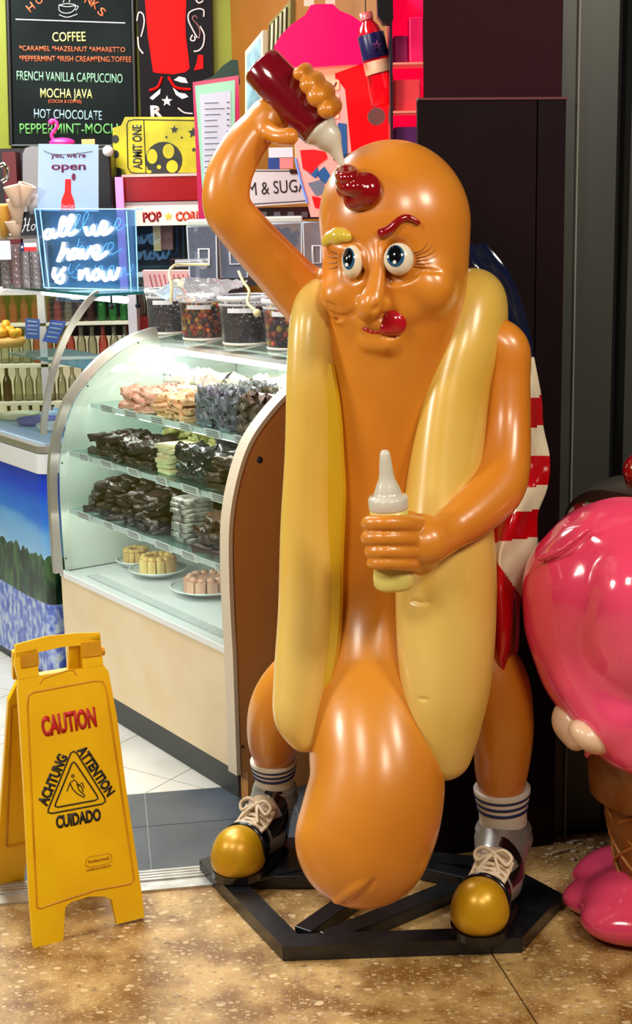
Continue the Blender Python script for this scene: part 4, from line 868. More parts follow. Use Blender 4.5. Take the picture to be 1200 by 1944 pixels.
# ---------------------------------------------------------------- riser with bins behind the tubs
BR = thing('riser_shelf', 'low dark riser board under the clear bean bins', 'shelf', tuple(W(470, 545, 4.95)))
ra = Pl(W(470, 545, 4.95), TD*-1, UP)
RZ = W(400, 530, 4.95).z
MB().box(W(490, 540, 5.0).to_tuple()[:2]+(RZ-.012,), (.60, .22, .02)).build('board', mat('dark_board', (40, 34, 36), .4), BR)
for x in (-.27, .27): MB().box((W(490, 540, 5.0).x+x, 5.0, (RZ-.022)/2), (.03, .18, RZ-.022)).build('leg', mat('dark_board', (40, 34, 36)), BR)
def bin_(x0, x1, ytop, Yf, lab, fill, hasballs=True, lid=True):
    pl = Pl(W((x0+x1)/2, 500, Yf)); w_ = abs(pl.uv(x1, 480)[0]-pl.uv(x0, 480)[0]); zt_ = pl.hit((x0+x1)/2, ytop).z; xc_ = pl.hit((x0+x1)/2, 480).x; H_ = zt_-RZ-.003; c = Vector((xc_, Yf+.06, RZ))
    t = thing('bean_bin', lab, 'bin', tuple(c), 'clear bins on the riser')
    b = MB(); X, Y_ = w_/2, .06
    ring_ = lambda z, g=1: [c+Vector((X*g*a, Y_*g*b2, z)) for a, b2 in ((-1, -1), (1, -1), (1, 1), (-1, 1))]
    b.add(ring_(.003, .94)+ring_(H_), [(0, 1, 5, 4), (1, 2, 6, 5), (2, 3, 7, 6), (3, 0, 4, 7), (3, 2, 1, 0)]); b.build('wall', BNP, t)
    e = MB()
    for a, b2 in ((-1, -1), (1, -1)): e.tube([c+Vector((X*.94*a, Y_*.94*b2, .004)), c+Vector((X*a, Y_*b2, H_))], .003, 6)
    e.tube(ring_(H_), .0035, 6, closed=True); e.build('edge', mat('clear_edge', (190, 204, 216), .2), t)
    if lid: MB().box(c+UP*(H_+.012), (w_*1.05, .13, .022)).build('lid', mat('frosted_lid', (196, 204, 196), .35), t, bevel=.006)
    e = MB(); P = [c+Vector((X*a, -Y_*1.02, z)) for a, z in ((-.25, .05), (.45, .05), (.45, H_*.58), (-.25, H_*.58))]; e.tube(P, .0045, 6, closed=True); P = [p*1 for p in P]; e.build('handle_frame', RIM, t)
    if hasballs: balls_in(c+UP*(H_*.50), 0, H_*.36, .0125, 26, 'coffee_beans', DKB, fill, 'candy', (X*.78, .035))
bin_(357, 412, 428, 4.90, 'clear lidded bin of large dark beans beside the popcorn machine', 'large dark beans showing at the top of the lidded bin')
bin_(416, 470, 430, 4.93, 'clear bin half hidden behind the raised arm', '', False, False)
bin_(499, 574, 422, 4.90, 'clear bin of dark beans between arm and head', 'dark beans in the bin between raised arm and head')
bin_(577, 622, 420, 4.88, 'clear empty bin touching the statue head in view', '', False, False)
# ================================================================ ice cream freezer left of the case
FP_ = Pl(A0, -TD, UP); tc = -FP_.uv(85, 1000)[0]
FZ = thing('ice_cream_freezer', 'dipping freezer with a printed landscape front and curved glass canopy', 'freezer', tuple(cp_(tc+.6, .35, 0)))
def mural():
    M = bpy.data.materials.new('landscape_print'); M.use_nodes = True; nt = M.node_tree; b = nt.nodes['Principled BSDF']; L = nt.links.new
    g = nt.nodes.new('ShaderNodeNewGeometry'); sp = nt.nodes.new('ShaderNodeSeparateXYZ'); L(g.outputs['Position'], sp.inputs[0])
    def noise(sc, st=(1, 1, 1), det=5):
        mp = nt.nodes.new('ShaderNodeMapping'); mp.inputs['Scale'].default_value = st; L(g.outputs['Position'], mp.inputs[0]); n = nt.nodes.new('ShaderNodeTexNoise'); n.inputs['Scale'].default_value = sc; n.inputs['Detail'].default_value = det; L(mp.outputs[0], n.inputs['Vector']); return n.outputs['Fac']
    def math_(op, a, b2):
        n = nt.nodes.new('ShaderNodeMath'); n.operation = op
        for i, x in enumerate((a, b2)):
            if isinstance(x, (int, float)): n.inputs[i].default_value = x
            else: L(x, n.inputs[i])
        return n.outputs[0]
    def ramp(f, st):
        r = nt.nodes.new('ShaderNodeValToRGB'); e = r.color_ramp.elements
        while len(e) < len(st): e.new(.5)
        for i, (p, c) in enumerate(st): e[i].position = p; e[i].color = lin(c)+(1,)
        L(f, r.inputs[0]); return r.outputs[0]
    def mix(f, a, b2):
        n = nt.nodes.new('ShaderNodeMix'); n.data_type = 'RGBA'; L(f, n.inputs[0]); L(a, n.inputs[6]); L(b2, n.inputs[7]); return n.outputs[2]
    z = sp.outputs[2]
    zz = math_('ADD', z, math_('MULTIPLY', math_('SUBTRACT', noise(2.2, (1, 1, 3)), .5), .25))
    sky = ramp(math_('MULTIPLY', math_('SUBTRACT', zz, .42), 3.0), [(0, (150, 196, 226)), (.30, (96, 160, 220)), (.42, (40, 116, 212)), (.75, (12, 62, 196)), (1, (10, 50, 180))])
    tre = ramp(noise(28, (1, 1, .45)), [(.35, (8, 26, 16)), (.5, (20, 58, 34)), (.65, (62, 100, 50))])
    flo = ramp(noise(42, (1, 1, .7)), [(.3, (44, 70, 160)), (.45, (84, 110, 200)), (.55, (150, 170, 220)), (.66, (190, 206, 214)), (.75, (110, 140, 90))])
    top = math_('ADD', .41, math_('MULTIPLY', noise(30, (1, 1, .0), 2), .075)); bot = math_('ADD', .27, math_('MULTIPLY', noise(3, (1, 1, 0), 1), .03))
    c = mix(math_('LESS_THAN', z, top), sky, tre); c = mix(math_('LESS_THAN', z, bot), c, flo); L(c, b.inputs['Base Color']); b.inputs['Roughness'].default_value = .3; b.inputs['Coat Weight'].default_value = .4
    return M
MU = mural(); R_ = .035
cor = [cp_(tc+R_-R_*math.sin(a), R_-R_*math.cos(a), 0) for a in [math.pi/2*i/6 for i in range(7)]]
prof2 = [cp_(tc+.76, 0, 0)]+cor+[cp_(tc, .50, 0), cp_(tc+.76, .50, 0)]
def fpr(z0, z1, grow, nm, mt, lab=None):
    P = [p+UP*z1 for p in prof2]
    if grow: c0 = cp_(tc+.38, .25, z1); P = [c0+(p-c0)*(1+grow) for p in P]
    b = MB(); b.prism(P, UP, z1-z0, smooth=False); return b.build(nm, mt, FZ, lab, bevel=.004 if grow else 0)
fpr(0, .03, -.03, 'kick_base', KCK); fpr(.03, .735, 0, 'printed_front', MU, 'front and end printed with blue sky, dark firs and blue flowers')
fpr(.735, .800, .025, 'bumper_rail', mat('freezer_white', (214, 216, 218), .25, coat=.4)); fpr(.803, .826, .01, 'rim_frame', STL)
MB().box(cp_(tc+.38, .25, .8285), (.72, .44, .004), ax_).build('inner_tray', mat('tray_pale_blue', (176, 206, 232), .35), FZ)
ep = Pl(cp_(tc, 0, 0), SD, UP); arcp = [(88, 826), (92, 780), (101, 730), (114, 682), (133, 636), (156, 598), (176, 572), (190, 562)]
arc2 = [((q-cp_(tc, 0, 0)).dot(SD), q.z) for q in (ep.hit(*p) for p in arcp)]; GZ = arc2[-1][1]; gs = arc2[-1][0]
mb = MB(); mb.sweep([cp_(tc, s_, z) for s_, z in spline(arc2, 4)], TD, .010, .022); mb.build('canopy_rail', STL, FZ)
mb = MB(); mb.sweep([cp_(tc+.008, s_-.003, z) for s_, z in spline(arc2, 4)], TD, .005, .006); mb.build('canopy_gasket', mat('dark_gasket', (20, 34, 50), .4), FZ)
CG = MATS['clear_glass']; mb = MB(); vs = []; a2 = spline(arc2, 4)
for s_, z in a2: vs += [cp_(tc+.01, s_, z), cp_(tc+.76, s_, z)]
mb.add(vs, [(2*i, 2*i+1, 2*i+3, 2*i+2) for i in range(len(a2)-1)], 0, True); mb.build('canopy_glass', CG, FZ)
TG = glass('teal_glass', (200, 232, 236), 1, .15, (170, 206, 214))
b = MB(); b.box(cp_(tc+.37, gs+.13, GZ+.004), (.78, .30, .007), ax_); b.build('top_glass', TG, FZ); b = MB(); b.box(cp_(tc+.37, gs-.022, GZ+.004), (.78, .004, .009), ax_); b.box(cp_(tc-.022, gs+.13, GZ+.004), (.004, .30, .009), ax_); b.build('glass_edge', mat('teal_edge', (20, 92, 96), .15), FZ)
for (x, y) in ((212, 582), (262, 580)):
    q = Pl(cp_(tc+.01, 0, 0), SD, UP).hit(x, y); b = MB(); b.lathe([(0, .008), (.008, .008), (.010, 0), (.010, -.01)], q, (C0-q).normalized(), 14); b.tube([q, q+UP*.035], .004, 6); b.build('glass_clamp', mat('black_clamp', (16, 18, 24), .3), FZ)
q0 = cp_(tc+.75, .25, 0); IPL = Pl(cp_(tc, .30, 0), -TD, UP); SH_ = IPL.hit(22, 662).z
b = MB(); b.box(cp_(tc+.38, .33, SH_), (.74, .22, .008), ax_); b.build('inner_shelf', TG, FZ)
b = MB(); b.tube([cp_(tc+.05, gs+.12, GZ-.022), cp_(tc+.72, gs+.12, GZ-.022)], .012, 10); b.build('canopy_lamp', mat('lamp_cool', (236, 246, 255), .3, emit=8), FZ)
INN = mat('freezer_inside', (170, 200, 222), .4)
b = MB()
for k in range(3): b.box(cp_(tc+.38, .47-.04*k, .86-.012*k), (.72, .012, .012), ax_)
b.box(cp_(tc+.38, .49, .87), (.72, .02, .08), ax_); b.build('slide_rails', INN, FZ)
TUBC = [mat('tub_blue', (60, 130, 190), .4), mat('tub_white', (226, 226, 230), .5), mat('tub_violet', (120, 110, 180), .5), mat('tub_cream', (226, 214, 180), .5)]
for i in range(4):
    t0 = tc+.12+.17*i; c = cp_(t0, .20, .832); o = MB().lathe([(0, 0), (.070, 0), (.078, .018), (.074, .018), (.066, .008), (0, .014)], c, UP, 24).build('ice_cream_tub', TUBC[i])
    tag(o, ['round blue lidded tub nearest the display case', 'white ice cream tub second from the display case', 'violet ice cream tub third from the display case', 'cream ice cream tub farthest from the display case'][i]+' in the freezer', 'tub', 'tubs in the freezer')
# things on the inner shelf
sh0 = lambda px, py: PLh(px, py)
def PLh(px, py, z=None):
    p = IPL.hit(px, py); return Vector((p.x, p.y, SH_+.005))
c = PLh(14, 658); E3 = SDF((c.x-.12, c.y-.12, c.z-.01), (c.x+.12, c.y+.12, c.z+.14), .004)
rr = random.Random(3)
for i in range(26):
    a = rr.uniform(0, 6.28); q_ = rr.uniform(0, .05); E3.ell(c+Vector((q_*math.cos(a), q_*math.sin(a), .05+rr.uniform(0, .045)*(1-q_/.06))), rr.uniform(.010, .018), k=.004)
o = link('orange_sweets', E3.mesh('orange_sweets', (0, 0, 0)), mat('mango_orange', (236, 160, 30), .35)); rebase(o); tag(o, 'heap of orange and yellow sweets piled on a pastry in the freezer canopy', 'sweets', kind='stuff')
b = MB(); b.lathe([(0, 0), (.062, .0), (.072, .018), (.066, .036), (0, .040)], c, UP, 24); tag(b.build('pastry_base', mat('pastry', (216, 156, 78), .6, bump=(40, .4))), 'round tan pastry under the orange sweets', 'pastry')
for (P, lab) in (([(48, 604), (75, 606), (75, 644), (48, 642)], 'upright blue price card with white print beside the orange sweets'), ([(97, 607), (126, 611), (108, 652), (80, 648)], 'leaning blue price card with white print next to the canopy rail')):
    pl = Pl(PLh((P[2][0]+P[3][0])/2, P[2][1]+3)); o = polypx(pl, [P[3], P[2], P[1], P[0]], .003).build('price_card', mat('card_blue', (60, 96, 206), .4)); tag(o, lab, 'price card')
    for k in range(4):
        f0 = .15+.2*k; l_ = lambda a, b2, f: (a[0]+(b2[0]-a[0])*f, a[1]+(b2[1]-a[1])*f); A_ = l_(P[0], P[3], f0); B_ = l_(P[1], P[2], f0)
        st = strokepx(pl, [[l_(A_, B_, .15), l_(A_, B_, .85)]], 1.3, off=.001, smooth=False, seg=4).build('print_line', mat('card_white', (214, 222, 240), .5)); st.parent = o; st.location -= o.location
# ---------------------------------------------------------------- neon sign on the freezer glass
npl = Pl(F(172, 550, GZ+.008), (C0-F(172, 550, GZ)).cross(UP)*-1 if False else yaw(-14)); NS = thing('neon_sign', 'clear acrylic stand with glowing white cursive lettering on the freezer glass', 'neon sign', tuple(npl.o))
ACR = glass('acrylic_blue', (214, 234, 250), .7, .10, (120, 180, 235)); ACE = mat('acrylic_edge', (140, 200, 240), .2, emit=.7)
polypx(npl, [(84, 546), (262, 551), (257, 397), (66, 397)], .004).build('front_sheet', ACR, NS)
polypx(npl, [(92, 545), (248, 548), (243, 400), (76, 400)], .004, off=-.07).build('back_sheet', ACR, NS)
e = MB()
for P in ([(66, 397), (257, 397)], [(66, 397), (84, 546)], [(257, 397), (262, 551)], [(84, 546), (262, 551)], [(76, 400), (93, 545)], [(240, 400), (249, 549)]): e.tube([npl.hit(*p) for p in P], .0022, 6)
for p in ((66, 397), (257, 397)): q = npl.hit(*p); e.tube([q, q-npl.n*.07], .0022, 6)
e.build('sheet_edge', ACE, NS)
NEO = mat('neon_white', (255, 246, 232), .3, emit=5, ec=(255, 248, 238))
cur = [[(101, 440), (93, 437), (87, 446), (91, 452), (99, 448), (103, 436), (104, 449), (110, 447), (120, 432), (126, 416), (121, 414), (117, 428), (117, 443), (123, 446), (134, 432), (142, 414), (137, 410), (132, 424), (131, 440), (137, 445), (148, 437)],
       [(164, 430), (168, 444), (175, 442), (180, 428), (181, 443), (188, 444), (194, 428)], [(194, 440), (202, 434), (204, 424), (197, 422), (194, 434), (198, 444), (208, 440), (216, 432)],
       [(124, 460), (121, 474), (113, 496), (122, 482), (130, 474), (133, 482), (132, 491), (138, 490)], [(150, 475), (142, 474), (138, 484), (143, 490), (150, 482), (152, 473), (152, 488), (158, 488)], [(158, 472), (164, 490), (172, 476), (178, 468)], [(180, 484), (189, 478), (189, 468), (181, 470), (179, 482), (185, 491), (196, 486), (206, 478)],
       [(107, 508), (104, 522), (108, 528), (114, 522)], [(126, 508), (118, 518), (124, 526), (118, 536), (108, 532)], [(155, 512), (154, 530), (160, 518), (168, 512), (170, 530), (177, 526)], [(186, 512), (179, 520), (182, 530), (190, 526), (190, 514), (186, 512)], [(197, 514), (200, 530), (208, 528), (212, 514), (214, 528), (222, 526), (228, 508)]]
strokepx(npl, cur, 3.7, off=.012, seg=8, n=5).build('neon_tube', NEO, NS, 'glowing cursive words all we have is now')
strokepx(npl, [[(x+12, y-6) for x, y in s_] for s_ in cur], 1.0, off=-.066, seg=5, n=4).build('neon_reflection_strip', mat('blue_reflection', (120, 190, 235), .3, emit=.8), NS, 'painted blue reflection of the script on the rear sheet').name = 'rear_reflection'  # shifted copy of the script, painting its reflection on the rear sheet
# ================================================================ back wall
WP = Pl((0, YB-.03, 0))
# chalkboard menu
CB = thing('chalkboard_menu', 'black chalkboard menu of hot drinks in coloured chalk on the back wall', 'menu board', tuple(WP.hit(135, 275)))
CBB = mat('chalkboard_black', (16, 20, 19), .8, noise=3, c2=(24, 30, 28), spec=.08); CBF = mat('board_frame', (14, 15, 14), .4)
polypx(WP, [(24, 276), (256, 276), (249, -40), (14, -40)], .02).build('board', CBB, CB)
f_ = MB()
for P in ([(14, -40), (22, 276)], [(251, -40), (258, 276)], [(22, 277), (258, 277)]): f_.tube([WP.hit(*p) for p in P], m(5, WP.hit(20, 100)), 4)
f_.build('frame', CBF, CB)
CHK = lambda n, c: mat('chalk_'+n, c, .8, emit=.12)
cY, cO, cG, cB, cG2 = CHK('yellow', (214, 210, 120)), CHK('orange', (206, 96, 54)), CHK('pale_green', (130, 176, 140)), CHK('pale_blue', (140, 170, 176)), CHK('green', (96, 160, 80))
for (s_, a, b_, h, mt) in (('COFFEE', (100, 79), (163, 78), 17, cY), ('*CARAMEL *HAZELNUT *AMARETTO', (37, 96), (238, 99), 9, cO), ('*PEPPERMINT *IRISH CREAM*ENG.TOFFEE', (37, 116), (250, 118), 10, cO), ('FRENCH VANILLA CAPPUCCINO', (32, 152), (233, 158), 17, cG), ('MOCHA JAVA', (77, 185), (176, 187), 17, cY),
                           ('(COCOA & COFFEE)', (92, 195), (155, 196), 6, cO), ('HOT CHOCOLATE', (65, 224), (194, 228), 17, cB), ('PEPPERMINT-MOCHA', (38, 254), (240, 254), 19, cG2)):
    textpx(WP, s_, a, b_, h, mt, CB, off=.002, thick=.006)
for ch, x, y, ang, mt in (('H', 58, 24, 40, cO), ('O', 72, 10, 30, cO), ('T', 84, -1, 20, cO), ('N', 160, 5, -22, cO), ('K', 172, 12, -32, cO), ('S', 184, 24, -42, cO)):
    a_ = math.radians(ang); textpx(WP, ch, (x, y), (x+13*math.cos(a_), y-13*math.sin(a_)), 15, mt, CB, off=.002, thick=.012)
strokepx(WP, [[(112, 10), (113, 20), (122, 25), (134, 24), (142, 18), (144, 10)], [(112, 10), (128, 7), (144, 10), (128, 13), (112, 10)], [(112, 28), (128, 33), (147, 27)], [(144, 11), (149, 13), (144, 20)], [(120, 5), (122, 0), (120, -5)], [(131, 5), (133, 0), (131, -5)]], .8, off=.002, seg=4).build('cup_drawing', CHK('white', (190, 190, 186)), CB)
strokepx(WP, [[(30, 37), (238, 44)]], 1.3, off=.002, smooth=False, seg=4).build('chalk_line', CHK('white', (190, 190, 186)), CB)
# soda poster
SP = thing('soda_poster', 'black poster with a big red cup shape, white scrolls and a star', 'poster', tuple(WP.hit(330, 215)))
polypx(WP, [(268, 240), (406, 240), (401, -40), (259, -40)], .015).build('board', mat('poster_black', (14, 6, 10), .5, spec=.1), SP)
polypx(WP, [(291, 137), (300, 139), (330, 141), (352, 137), (360, 130), (358, 110), (353, 70), (352, 40), (355, -30), (273, -30), (277, 20), (281, 70), (287, 110)], .002, off=.002).build('cup_shape', mat('poster_red', (220, 8, 8), .6, spec=.1), SP)
PWc = mat('poster_cream', (216, 196, 190), .4)
for q_ in ([[(387, 32), (387, 20), (376, 17), (360, 24), (358, 38), (366, 56), (375, 72)], [(380, 50), (388, 66), (386, 86), (378, 96), (368, 98)], [(366, 66), (362, 74), (366, 78), (371, 75), (369, 69)], [(260, 40), (264, 24), (272, 28), (274, 45), (268, 70)], [(262, 70), (264, 90), (272, 102)], [(372, 0), (378, 6), (386, 2)], [(338, 205), (350, 214), (366, 216)]]): strokepx(WP, [q_], 1.6, off=.003, seg=5).build('scroll', PWc, SP)
strokepx(WP, [[(375, 35), (370, 30), (366, 36), (376, 48), (380, 60), (378, 74)]], 1.6, off=.003, seg=5).build('scroll', mat('poster_brown', (120, 70, 66), .4), SP)
strokepx(WP, [[(320, 146), (334, 166), (362, 170)], [(308, 146), (300, 165), (284, 172)]], 2.6, off=.003, seg=5).build('swag', mat('poster_red', (214, 8, 8)), SP)
for P in ([(330, 152), (340, 145), (352, 148), (357, 158), (345, 157)], [(328, 166), (340, 176), (352, 178), (358, 184), (346, 188), (334, 180)], [(305, 168), (304, 178), (290, 190), (284, 186)], [(368, 134), (386, 130), (386, 105), (376, 104), (374, 118)]):
    polypx(WP, P[::-1], .001, off=.003).build('leaf_shape', PWc if P[0][0] != 368 else mat('poster_red', (214, 8, 8)), SP)
st = [(317+(11 if i % 2 == 0 else 4.6)*math.sin(math.pi*i/5), 192-(11 if i % 2 == 0 else 4.6)*math.cos(math.pi*i/5)) for i in range(10)]
polypx(WP, st, .001, off=.003).build('star', PWc, SP); textpx(WP, 'R', (286, 222), (310, 222), 20, PWc, SP, thick=.05)
# ticket sign
TKP = Pl(W(290, 330, 5.95)); TK = thing('ticket_sign', 'yellow movie ticket sign reading ADMIT ONE above the popcorn machine', 'sign', tuple(TKP.hit(300, 331)))
YT = mat('ticket_yellow', (196, 182, 22), .3, coat=.3, noise=7, c2=(150, 140, 16)); BKp = mat('ticket_black', (18, 18, 10), .4)
P = [(237, 222), (392, 222), (392, 332), (240, 333), (236, 322), (217, 316), (216, 300), (214, 270), (214, 243), (230, 238)]
polypx(TKP, P[::-1], .02).build('board', YT, TK)
strokepx(TKP, [[(392, 229), (255, 227), (244, 229), (241, 236), (243, 318), (248, 327), (256, 329), (392, 329)]], 1.0, off=.001, smooth=False, seg=4).build('border', BKp, TK)
strokepx(TKP, [[(273, 228), (277, 329)]], .9, off=.001, smooth=False, seg=4).build('border', BKp, TK)
textpx(TKP, 'ADMIT ONE', (270, 321), (268, 237), 17, BKp, TK, thick=.02)
def discp(pl, cx, cy, rx, ry, off, nm, mt, par, n=24): return polypx(pl, [(cx+rx*math.cos(2*math.pi*i/n), cy-ry*math.sin(2*math.pi*i/n)) for i in range(n)], .001, off=off).build(nm, mt, par)
discp(TKP, 311, 304, 35, 35, .002, 'reel', BKp, TK)
for cx, cy, rx, ry in ((289, 297, 10, 14), (320, 287, 11, 14), (327, 316, 11, 12), (302, 317, 4, 4), (283, 326, 5, 3)): discp(TKP, cx, cy, rx, ry, .003, 'reel_hole', YT, TK)
for cx, cy, R1 in ((331, 246, 8), (367, 252, 11), (368, 284, 5)):
    polypx(TKP, [(cx+(R1 if i % 2 == 0 else R1*.45)*math.sin(math.pi*i/5), cy-(R1 if i % 2 == 0 else R1*.45)*math.cos(math.pi*i/5)) for i in range(10)][::-1], .001, off=.002).build('star', BKp, TK)
for cx, cy in ((316, 260), (345, 261)): discp(TKP, cx, cy, 2, 2, .002, 'dot', BKp, TK, 10)
for cy in (264, 293): discp(TKP, 219, cy, 7, 8, .001, 'punch', BKp, TK, 16)
# popcorn machine
PY = 5.85; PP = Pl(W(300, 600, PY)); PM = thing('popcorn_machine', 'red topped popcorn machine with cream sign panel on the back counter', 'popcorn machine', tuple(PP.hit(300, 600)))
RD = mat('machine_red', (150, 6, 10), .25, coat=.4); CRS = mat('machine_cream', (226, 206, 190), .4, emit=.15); ALM = mat('machine_frame', (170, 150, 146), .35, metal=.4)
boxpx(PP, 233, 334, 378, 382, .34).build('roof', RD, PM, bevel=.003); boxpx(PP, 231, 330, 380, 335, .35, off=.004).build('roof_lip', mat('machine_pink_edge', (222, 170, 160), .4), PM)
boxpx(PP, 238, 390, 378, 428, .01, off=.004).build('sign_panel', CRS, PM); boxpx(PP, 236, 383, 380, 391, .34).build('trim_bar', ALM, PM)
for x0, x1 in ((238, 257), (372, 380)): boxpx(PP, x0, 428, x1, 640, .02).build('post', ALM, PM)
boxpx(PP, 238, 600, 380, 640, .34).build('base_cabinet', RD, PM); boxpx(PP, 242, 425, 392, 612, .01, off=-.32).build('back_pane', mat('machine_dark_back', (66, 60, 44), .4), PM)
boxpx(PP, 257, 430, 372, 600, .003, off=-.002).build('front_glass', CG, PM); boxpx(PP, 286, 430, 300, 478, .05, off=-.1).build('kettle_bracket', mat('kettle_cream', (232, 196, 150), .4, emit=.1), PM)
boxpx(PP, 300, 430, 322, 476, .05, off=-.12).build('kettle', mat('kettle_rose', (176, 120, 116), .3), PM)
textpx(PP, 'POP', (272, 421), (308, 419), 17, RD, PM, off=.006, thick=.05); textpx(PP, 'CORN', (334, 419), (386, 417), 16, mat('sign_orange', (214, 60, 30), .4), PM, off=.006, thick=.05)
polypx(PP, [(320+(8 if i % 2 == 0 else 4)*math.sin(math.pi*i/5), 411-(8 if i % 2 == 0 else 4)*math.cos(math.pi*i/5)) for i in range(10)], .001, off=.006).build('star', mat('sign_yellow', (236, 186, 50), .4), PM)
pb = Pl(W(315, 560, 5.3)); PB = thing('popcorn_box', 'pink striped paper box standing before the popcorn machine', 'box', tuple(pb.hit(315, 600)))
polypx(pb, [(284, 625), (362, 625), (362, 514), (270, 514)], .08).build('box_body', mat('pink_card', (236, 176, 166), .5), PB)
for i in range(9): strokepx(pb, [[(284+i*9, 521), (291+i*9, 512+40)]], 1.0, off=.001, smooth=False, seg=4).build('stripe', mat('stripe_red', (200, 70, 70), .5), PB)
# plastic cup with rim by the machine, pink tag
tg = boxpx(Pl(W(230, 395, 5.8)), 223, 336, 238, 548, .02).build('price_tag', mat('tag_pink', (226, 130, 190), .4, emit=.2)); tag(tg, 'narrow pink and violet tag standing left of the popcorn machine', 'tag')
# bits of red neon behind the open sign
nb = Pl(W(196, 320, 5.9)); ng = strokepx(nb, [[(204, 299), (197, 306), (188, 304)], [(186, 324), (192, 314), (200, 312), (197, 322), (190, 327), (202, 326)]], 1.6, seg=6).build('neon_script', mat('neon_red', (255, 60, 40), .3, emit=4)); tag(ng, 'glowing red script of a neon drink sign behind the open sign', 'neon sign')
bk = MB(); boxpx(Pl(W(120, 400, 6.02)), -120, 281, 236, 640, .04, bk); o = bk.build('equipment_panel', mat('black_equipment', (18, 15, 18), .35, noise=4, c2=(28, 22, 26))); tag(o, 'black equipment panel below the chalkboard on the back wall', 'panel')
o = boxpx(Pl(W(400, 500, 6.10)), 236, 395, 640, 660, .03).build('backsplash', mat('brown_backsplash', (58, 44, 40), .5, noise=5, c2=(44, 34, 32))); tag(o, 'dark brown backsplash panel behind popcorn machine and bins', 'panel')
gm = Pl(W(57, 400, 5.80)); o = polypx(gm, [(44, 549), (76, 549), (76, 278), (60, 277), (48, 281), (43, 292)], .1).build('drink_machine', mat('machine_grey', (122, 118, 118), .4)); tag(o, 'rounded grey drink machine housing left of the open sign', 'machine')
o = boxpx(Pl(W(25, 340, 5.80)), 12, 288, 37, 549, .1).build('syrup_box', mat('deep_red_box', (84, 8, 18), .4)); tag(o, 'dark red box beside the grey drink machine', 'box')
hk = MB(); hk.tube(spline([W(0, 315, 5.2), W(8, 312, 5.2), W(14, 322, 5.2), W(13, 338, 5.2), W(4, 345, 5.2)], 5), .008, 8); tag(hk.build('chrome_hook', mat('chrome', (220, 220, 225), .08, metal=1)), 'curved chrome tap at the left edge beside the red box', 'tap')
# open sign
op = Pl(W(130, 400, 5.05), yaw(-3)); OS = thing('open_sign', 'pale blue card sign reading yes, we are open with a red bottle', 'sign', tuple(op.hit(130, 397)))
polypx(op, [(71, 400), (187, 402), (187, 274), (73, 273)], .004).build('card', mat('card_pale_blue', (168, 188, 222), .5, noise=1.2, c2=(150, 186, 226)), OS)
PU = mat('plum_ink', (104, 14, 62), .5); textpx(op, "yes, we're", (97, 299), (163, 299), 9, PU, OS, thick=.015); textpx(op, 'open', (98, 322), (163, 322), 14, PU, OS, thick=.02)
RB = mat('bottle_red', (216, 14, 16), .4); polypx(op, [(115, 400), (143, 400), (141, 382), (135, 366), (135, 340), (124, 340), (123, 364), (117, 380)], .001, off=.001).build('bottle_print', RB, OS)
textpx(op, 'Coca-Cola', (117, 394), (141, 394), 6, mat('print_pink', (232, 190, 214), .5), OS, off=.003, shear=.3); discp(op, 140, 336, 4, 7, .001, 'leaf_print', PU, OS, 14)
strokepx(op, [[(83, 286), (100, 292), (125, 293), (150, 291), (176, 287)]], .7, off=.002, seg=4).build('string', mat('grey_string', (110, 110, 120), .6), OS)
# flamingo
cm = Pl(W(140, 548, 5.80)); CM_ = thing('coffee_machine', 'black coffee machine body behind the open sign', 'machine', tuple(cm.hit(140, 548))); boxpx(cm, 82, 281, 216, 549, .16).build('housing', mat('machine_black', (12, 9, 12), .3), CM_, bevel=.008)
boxpx(cm, 198, 390, 216, 398, .02, off=.03).build('ledge', mat('machine_black', (12, 9, 12)), CM_)
MB().ball(W(205, 287, 5.78), .022, 12, 8).build('knob', mat('knob_white', (214, 206, 200), .3), CM_)
fm = MB(); HP = mat('hot_pink_plastic', (238, 40, 130), .35)
fm.tube(spline([W(94, 234, 5.84), W(97, 229, 5.84), W(104, 229, 5.84), W(109, 238, 5.84), W(103, 248, 5.84), W(98, 256, 5.84), W(101, 264, 5.84), W(110, 268, 5.84)], 6), [m(3.4, W(100, 240, 5.84))]*40+[m(5, W(100, 240, 5.84))]*3, 10)
bc = W(118, 271, 5.84); fm.ball(bc, (m(25, bc), .035, m(9.5, bc)), 16, 10); fm.ball(W(98, 232, 5.84), m(4.5, bc), 10, 8)
fb = fm.build('flamingo', HP); tag(fb, 'hot pink plastic flamingo standing behind the open sign', 'ornament')
bk_ = MB(); bk_.lathe([(0, .02), (.003, .016), (.006, .0), (0, 0)], W(95, 236, 5.84), (-.5, -.3, -1), 8); q = bk_.build('beak', mat('beak_dark', (40, 16, 24), .4)); q.parent = fb; q.location -= fb.location
o = boxpx(Pl(W(168, 275, 5.84)), 155, 264, 180, 280, .01).build('small_card', mat('tan_card', (222, 160, 96), .5)); tag(o, 'small tan card peeking above the open sign', 'card')
